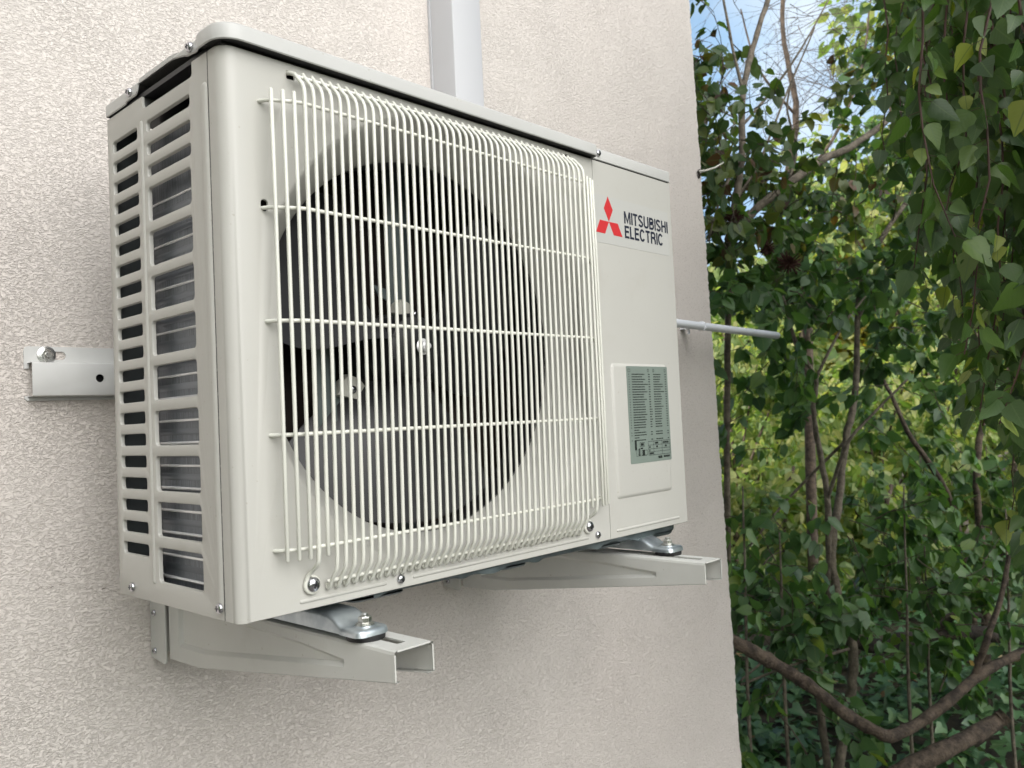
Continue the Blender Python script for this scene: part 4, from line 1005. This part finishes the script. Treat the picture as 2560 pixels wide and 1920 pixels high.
# weeping birch: boughs overhead on the right, strands of leaves hanging close to the camera
b3 = Vector((2.9, -1.6, gz(2.9, -1.6)))
bt = empty("weeping_birch", b3, "weeping birch hanging long strands of large dark leaves down the right edge", "tree"); binv = Matrix.Translation(-b3)
mb = MB(); top = Vector((2.6, -1.3, 2.6))
limb(mb, [b3, b3 + Vector((0, .05, 1.5)), b3 + Vector((-.1, .1, 2.8)), top + Vector((0, 0, .8))], .10, .05, 14)
strands = []
for k in range(76):
    x_ = 1915 + 450 * rnd.random() ** .72; dd_ = rnd.uniform(1.15, 2.6)
    if x_ < 1960: dd_ = rnd.uniform(1.9, 2.9)
    # strands further right hang lower
    reach = (x_ - 1860) / 352
    bottom = 150 + reach * 1150 * rnd.uniform(.2, 1.05)
    strands.append((x_, bottom, dd_))
blocker_strands = []
for k in range(120):  # strands out of view, added to block light from the right
    x = rnd.uniform(.95, 2.7); lim = .203 * (x + .398) - .7385 - .12; blocker_strands.append((x, rnd.uniform(-2.3, lim), rnd.uniform(-.9, .3)))
tm = MB(); out = []
boughs = []
for k in range(5):
    e_ = at(1950 + 70 * k, -150, 1.5 + .3 * k); pth_ = [top, top.lerp(e_, .5) + Vector((0, 0, .25)), e_ + Vector((0, 0, .35))]
    limb(mb, pth_, .035, .008, 8)
for x_, bt_, dd_ in strands:
    p0 = at(x_ + rnd.uniform(-30, 30), -160, dd_); p1 = at(x_, bt_, dd_)
    if p1.z > p0.z: continue
    ln_ = p0.z - p1.z; n = max(4, int(ln_ / .07)); P = []
    sw = rv3(.03)
    for i in range(n + 1):
        t = i / n; q = p0.lerp(p1, t) + Vector((sw.x, sw.y, 0)) * math.sin(t * 3) + rv3(.006); P.append(q)
    tm.tube(P, [.0022 * (1 - .7 * i / n) + .0004 for i in range(n + 1)], 5, cap=False)
    i = 0; s_ = 0
    while s_ < ln_:
        t = s_ / ln_ * n; k = min(int(t), n - 1); q = P[k].lerp(P[k+1], t - k)
        td = (Vector((rnd.gauss(0, .5), rnd.gauss(0, .5), -1.0))).normalized(); sz = rnd.uniform(.028, .058)
        st = (Vector((td.x * 1.6, td.y * 1.6, -.25)) + rv3(.15)).normalized() * rnd.uniform(.012, .022)
        tm.tube([q, q + st * .6, q + st], .0005, 4, cap=False)
        out.append((q + st, td, sz)); s_ += rnd.uniform(.009, .021)
for x, y, zb_ in blocker_strands:
    P = [Vector((x + rnd.gauss(0, .02), y + rnd.gauss(0, .02), 2.1 - (2.1 - zb_) * i / 20)) for i in range(21)]
    tm.tube(P, .0015, 4, cap=False)
    for i in range(46):
        t = rnd.uniform(0, 19.99); q = P[int(t)].lerp(P[int(t) + 1], t - int(t)); out.append((q, Vector((rnd.gauss(0, .5), rnd.gauss(0, .5), -1.0)), rnd.uniform(.05, .08)))
o = mb.build("trunk", BARK_PALE, None, smooth=70, weld=False); o.parent = bt; o.matrix_parent_inverse = binv
o = tm.build("twigs", TWIG_RED, None, smooth=70, weld=False); o.parent = bt; o.matrix_parent_inverse = binv
pos, tip, sz = zip(*out)
leaves("crown", 'birch', [tuple(p) for p in pos], [tuple(p) for p in tip], sz, LEAF_BIRCH, bt, up=.15, rv=[min(1, max(0, rnd.gauss(.45, .3))) for _ in pos])

# second green shrub further right behind the birch
b4 = gpt(2120, 1500, 4.0)
tree("leafy_shrub", "dense dark green shrub with several thin brown stems behind the hanging birch strands", "shrub", b4,
     [([b4] + PL((2110,1400,4.0),(2060,1100,4.0),(1960,930,4.0),(1900,800,4.1)), .022, .008), ([b4] + PL((2130,1300,4.0),(2110,1000,4.0),(2160,700,4.1),(2100,300,4.2),(2080,50,4.2)), .024, .008),
      (PL((2110,1400,4.0),(2000,1310,4.0),(1985,1210,4.0),(2010,1100,4.0)), .010, .005)],
     [(at(2050,250,4.2), .45, .4, .7, 2), (at(2120,700,4.0), .45, .4, .6, 2), (at(2000,1000,4.2), .4, .4, .4, 1.0), (at(2130,1150,4.0), .35, .4, .45, 2.2), (at(2050,1330,3.9), .4, .3, .25, 1.2), (at(1950,560,4.3), .3, .3, .3, .7)],
     125, 4, BARK_BROWN, LEAF_LILAC, size=(.045, .075), rvf=lambda p: min(1, max(0, rnd.gauss(.45, .3))))

# thick bent branch, log, dark limb
def bark_tube(mb, pts_, r0, r1, seg=22, n=16, wob=.1):
    P = smooth_path(pts_, n); m_ = len(P); T = [(P[min(i+1, m_-1)] - P[max(i-1, 0)]).normalized() for i in range(m_)]
    a_ = T[0].cross(Vector((0, 0, 1))).normalized(); loops = []; ph = [rnd.uniform(0, 6.28) for _ in range(6)]
    kn = [(rnd.randint(3, m_ - 3), rnd.uniform(0, 6.28), rnd.uniform(.15, .4)) for _ in range(max(3, m_ // 14))]
    ridge = [rnd.uniform(-1, 1) for _ in range(seg)]
    for i in range(m_):
        a_ = (a_ - T[i] * a_.dot(T[i])).normalized(); b_ = T[i].cross(a_); r_ = r0 + (r1 - r0) * i / (m_ - 1)
        r_ *= 1 + wob * .5 * math.sin(i * .23 + ph[0]) + wob * .3 * math.sin(i * .61 + ph[1])
        if i % 3 == 0: ridge = [v * .75 + rnd.uniform(-1, 1) * .45 for v in ridge]
        lp = []
        for k in range(seg):
            t = 2 * math.pi * k / seg; q = 1 + .055 * ridge[k] + .02 * rnd.uniform(-1, 1)
            for (ki, kt, kh) in kn:
                dd = ((i - ki) / 2.2) ** 2 + ((t - kt + math.pi) % (2*math.pi) - math.pi) ** 2 * 2.2; q += kh * math.exp(-dd)
            lp.append(P[i] + (a_ * math.cos(t) + b_ * math.sin(t)) * r_ * q)
        loops.append(lp)
    mb.loft(loops, cap0=True, cap1=True)
def single(name, mats, pts_, r0, r1, label, cat, extra=(), wob=.12):
    mb = MB(); bark_tube(mb, pts_, r0, r1, wob=wob)
    for e_ in extra: bark_tube(mb, e_[0], e_[1], e_[2], seg=12, n=8)
    o = mb.build(name, mats, None, smooth=75, weld=False); tag(o, label, cat); return o
single("bent_branch", BARK_BROWN, PL((1480,1330,2.95),(1560,1372,2.85),(1640,1415,2.8),(1700,1450,2.8),(1760,1490,2.75),(1830,1545,2.75),(1890,1578,2.7),(1925,1590,2.7),(1990,1558,2.75),(2060,1505,2.8),(2110,1462,2.85),(2160,1432,2.9),(2240,1395,3.0),(2330,1350,3.1)), .0225, .016,
       "thick rough brown branch sagging in a wide V across the lower right", "branch", [(PL((2105,1462,2.85),(2130,1385,2.85),(2160,1300,2.9),(2180,1200,2.95)), .012, .007, 8)])
single("fallen_log", BARK_BROWN, PL((1830,1730,2.7),(1950,1665,2.75),(2040,1620,2.8),(2100,1590,2.85),(2150,1560,2.9),(2172,1545,2.9)), .031, .025,
       "broken dark brown log lying at an angle in the bottom right corner", "log")
single("dark_limb", BARK_DARK, PL((1560,1330,3.5),(1620,1305,3.5),(1680,1312,3.5),(1740,1335,3.5),(1800,1370,3.55),(1900,1395,3.6),(1990,1375,3.7),(2080,1365,3.8),(2260,1385,3.9)), .022, .034,
       "dark mossy limb stretching level behind the pale stems, above the bent branch", "branch", [(PL((1990,1375,3.7),(2060,1330,3.7),(2120,1330,3.7)), .028, .01, 8)])
single("leafy_limb", BARK_DARK, PL((1450,665,3.9),(1560,650,3.9),(1640,640,3.9),(1720,655,3.9),(1850,690,3.9)), .018, .008,
       "dark horizontal branch just above the white plastic pipe, coming from behind the wall corner", "branch")
# thin upright saplings in the undergrowth
k = 0
for x_, ya, d_, lab in ((1958, 1050, 3.2, "thin straight sapling rising behind the lowest point of the bent branch"), (2003, 1180, 3.3, "slender sapling just right of the bent branch's lowest point"),
                   (1690, 1150, 3.0, "thin reddish sapling close to the wall edge"), (1610, 1050, 3.1, "skinny leaning sapling touching the wall edge"), (2178, 1100, 3.3, "pale thin sapling near the right edge under the birch strands")):
    g0 = gpt(x_ + 10, 1600, d_)
    tree("sapling", lab, "sapling", g0, [([g0] + PL((x_ + 5, 1500, d_), (x_, (1500 + ya) // 2, d_), (x_ - 6, ya, d_)), .0085, .003)], [(at(x_, (ya + 1500) // 2, d_), .10, .1, .35, 1)], 9, 2, BARK_PALE, LEAF_LILAC, tl=(.08, .2), group="thin saplings in the undergrowth", sub=0)
# dried flower heads of the lilac
for x_, y_, s_, lab in ((1705, 570, .055, "largest dried rusty flower head among the lilac leaves"), (1655, 535, .035, "small dried flower head left of the largest one"), (1585, 470, .04, "dried brown seed tuft in the fork of the autumn tree")):
    mb = MB(); c_ = at(x_, y_, 3.05)
    for i in range(130):
        q = rv3(1).normalized(); mb.tube([c_ + q * s_ * .1, c_ + q * s_ * rnd.uniform(.5, 1)], [.0012, .0022], 4)
    o = mb.build("dried_flower_head", DRY, None, smooth=60, weld=False); tag(o, lab, "flower head", "dried flower heads")

# ivy over the ground
pos = []; tip = []; sz = []
for _ in range(15000):
    a_ = R(rnd.uniform(50, 88)); r_2 = 2.6 + 7.5 * rnd.random() ** .8
    x, y = CAM.x + math.sin(a_) * r_2, CAM.y + math.cos(a_) * r_2
    if x < 1.85 and y > .3: continue
    h = .22 * max(0, math.sin(x * 1.9 + y) * math.sin(y * 2.3 + 1)) + rnd.uniform(0, .10)
    pos.append((x, y, gz(x, y) + h)); a2 = rnd.uniform(0, 6.28); tip.append((math.cos(a2), math.sin(a2), rnd.uniform(-.5, .1))); sz.append(rnd.uniform(.045, .085))
o = leaves("ivy_ground_cover", 'ivy', pos, tip, sz, LEAF_IVY, None, up=1.3, rv=[min(1, max(0, rnd.gauss(.42, .25))) for _ in pos])
tag(o, "glossy ivy carpeting the ground under the shrubs", "ivy", kind='stuff')

# sunlit bushes and trees further off
def mass(name, label, cat, base, h, r_, n, lsz, m, leafk='simple', trunk_r=.06, group=None, lobes=7, low=.0, cone=0.0):
    base = Vector(base); t = empty(name, base, label, cat, group); inv = Matrix.Translation(-base)
    mb = MB(); tips = []
    limb(mb, [base, base + Vector((rnd.uniform(-.1,.1), rnd.uniform(-.1,.1), h*.35)), base + Vector((rnd.uniform(-.2,.2), rnd.uniform(-.2,.2), h*.85))], trunk_r, trunk_r*.3, 8)
    cs = []
    for i in range(lobes):
        zc = h * (low + (1 - low) * rnd.uniform(.12, .92)); ang = rnd.uniform(0, 6.28); rad = r_ * rnd.uniform(.1, .75) * (1 - cone * zc / h)
        c_ = base + Vector((rad * math.cos(ang), rad * math.sin(ang), zc)); cs.append((c_, r_ * rnd.uniform(.32, .6)))
        limb(mb, [base + Vector((0, 0, zc * .45)), base.lerp(c_, .6) + Vector((0, 0, zc*.2)), c_], trunk_r*.4, trunk_r*.1, 6)
    pos = []; tip = []; sz = []
    for i in range(n):
        c_, cr = rnd.choice(cs); q = rv3(1).normalized() * (rnd.random() ** .45) * cr; q.z *= .8; p = c_ + q
        if p.z < gz(p.x, p.y): continue
        pos.append(tuple(p)); tip.append((q.x + rnd.gauss(0, .3), q.y + rnd.gauss(0, .3), q.z * .4 - .35 + rnd.gauss(0, .25))); sz.append(rnd.uniform(*lsz))
    o = mb.build("trunk", BARK_BROWN, None, smooth=70, weld=False); o.parent = t; o.matrix_parent_inverse = inv
    leaves("crown", leafk, pos, tip, sz, m, t, up=.5); return t
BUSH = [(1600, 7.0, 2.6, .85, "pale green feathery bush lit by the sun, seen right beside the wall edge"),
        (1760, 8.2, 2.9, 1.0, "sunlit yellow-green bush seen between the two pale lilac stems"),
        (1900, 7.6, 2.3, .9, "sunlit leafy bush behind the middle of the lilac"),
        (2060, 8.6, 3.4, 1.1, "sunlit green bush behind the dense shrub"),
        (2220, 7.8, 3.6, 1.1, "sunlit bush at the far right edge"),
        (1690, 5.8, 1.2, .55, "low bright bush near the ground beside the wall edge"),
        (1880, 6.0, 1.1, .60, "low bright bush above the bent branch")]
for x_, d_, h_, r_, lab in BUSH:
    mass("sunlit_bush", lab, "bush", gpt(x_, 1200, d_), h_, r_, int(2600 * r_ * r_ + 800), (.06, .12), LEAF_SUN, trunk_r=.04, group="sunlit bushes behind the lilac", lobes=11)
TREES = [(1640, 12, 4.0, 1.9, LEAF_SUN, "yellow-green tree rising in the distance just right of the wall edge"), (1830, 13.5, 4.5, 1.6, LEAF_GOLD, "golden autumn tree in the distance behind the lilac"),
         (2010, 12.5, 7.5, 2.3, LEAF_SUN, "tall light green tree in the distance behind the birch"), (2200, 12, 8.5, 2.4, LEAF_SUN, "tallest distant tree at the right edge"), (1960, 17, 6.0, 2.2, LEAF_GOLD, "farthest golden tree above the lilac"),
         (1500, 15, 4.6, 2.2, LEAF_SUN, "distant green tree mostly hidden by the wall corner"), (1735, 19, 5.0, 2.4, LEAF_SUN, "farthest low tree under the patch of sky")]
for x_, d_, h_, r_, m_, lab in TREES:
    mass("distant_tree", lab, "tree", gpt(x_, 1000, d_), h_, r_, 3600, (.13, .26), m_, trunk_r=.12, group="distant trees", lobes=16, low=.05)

# leafy mass added out of view on the left to shade the slotted side
hp = Vector((-2.6, -2.2, gz(-2.6, -2.2))); hg = empty("leafy_blocker", hp, "tall leafy blocker added out of view to shade the left side of the unit", "leafy_blocker")
mb = MB()
for i in range(5):
    y_ = -2.8 + i * .75; limb(mb, [Vector((-2.6, y_, -1.4)), Vector((-2.62, y_ + .05, .5)), Vector((-2.58, y_, 2.2))], .05, .02, 7)
o = mb.build("trunk", BARK_DARK, None, smooth=70, weld=False); o.parent = hg; o.matrix_parent_inverse = Matrix.Translation(-hp)
pos = [(-2.6 + rnd.uniform(-.4, .4), rnd.uniform(-3.4, .4), rnd.uniform(-1.35, 3.0)) for _ in range(11000)]
leaves("crown", 'simple', pos, [(rnd.gauss(0, .4) + .4, rnd.gauss(0, .4), rnd.uniform(-.6, .6)) for _ in pos], [rnd.uniform(.08, .15) for _ in pos], LEAF_LILAC, hg, up=.3)

hp = Vector((.5, -6.5, gz(.5, -6.5))); hg = empty("leafy_blocker", hp, "long leafy blocker added out of view to cut low light from the front", "leafy_blocker")  # second leafy mass, unseen, added to block low light from the front
mb = MB()
for i in range(8):
    x_ = -3.2 + i * 1.1; limb(mb, [Vector((x_, -6.5, -1.4)), Vector((x_ + .05, -6.52, .0)), Vector((x_, -6.48, 1.2))], .05, .02, 7)
o = mb.build("trunk", BARK_DARK, None, smooth=70, weld=False); o.parent = hg; o.matrix_parent_inverse = Matrix.Translation(-hp)
pos = [(rnd.uniform(-3.6, 5.0), -6.5 + rnd.uniform(-.4, .4), rnd.uniform(-1.35, 1.0)) for _ in range(9000)]
leaves("crown", 'simple', pos, [(rnd.gauss(0, .4), rnd.gauss(0, .4) + .4, rnd.uniform(-.6, .6)) for _ in pos], [rnd.uniform(.10, .18) for _ in pos], LEAF_LILAC, hg, up=.3)
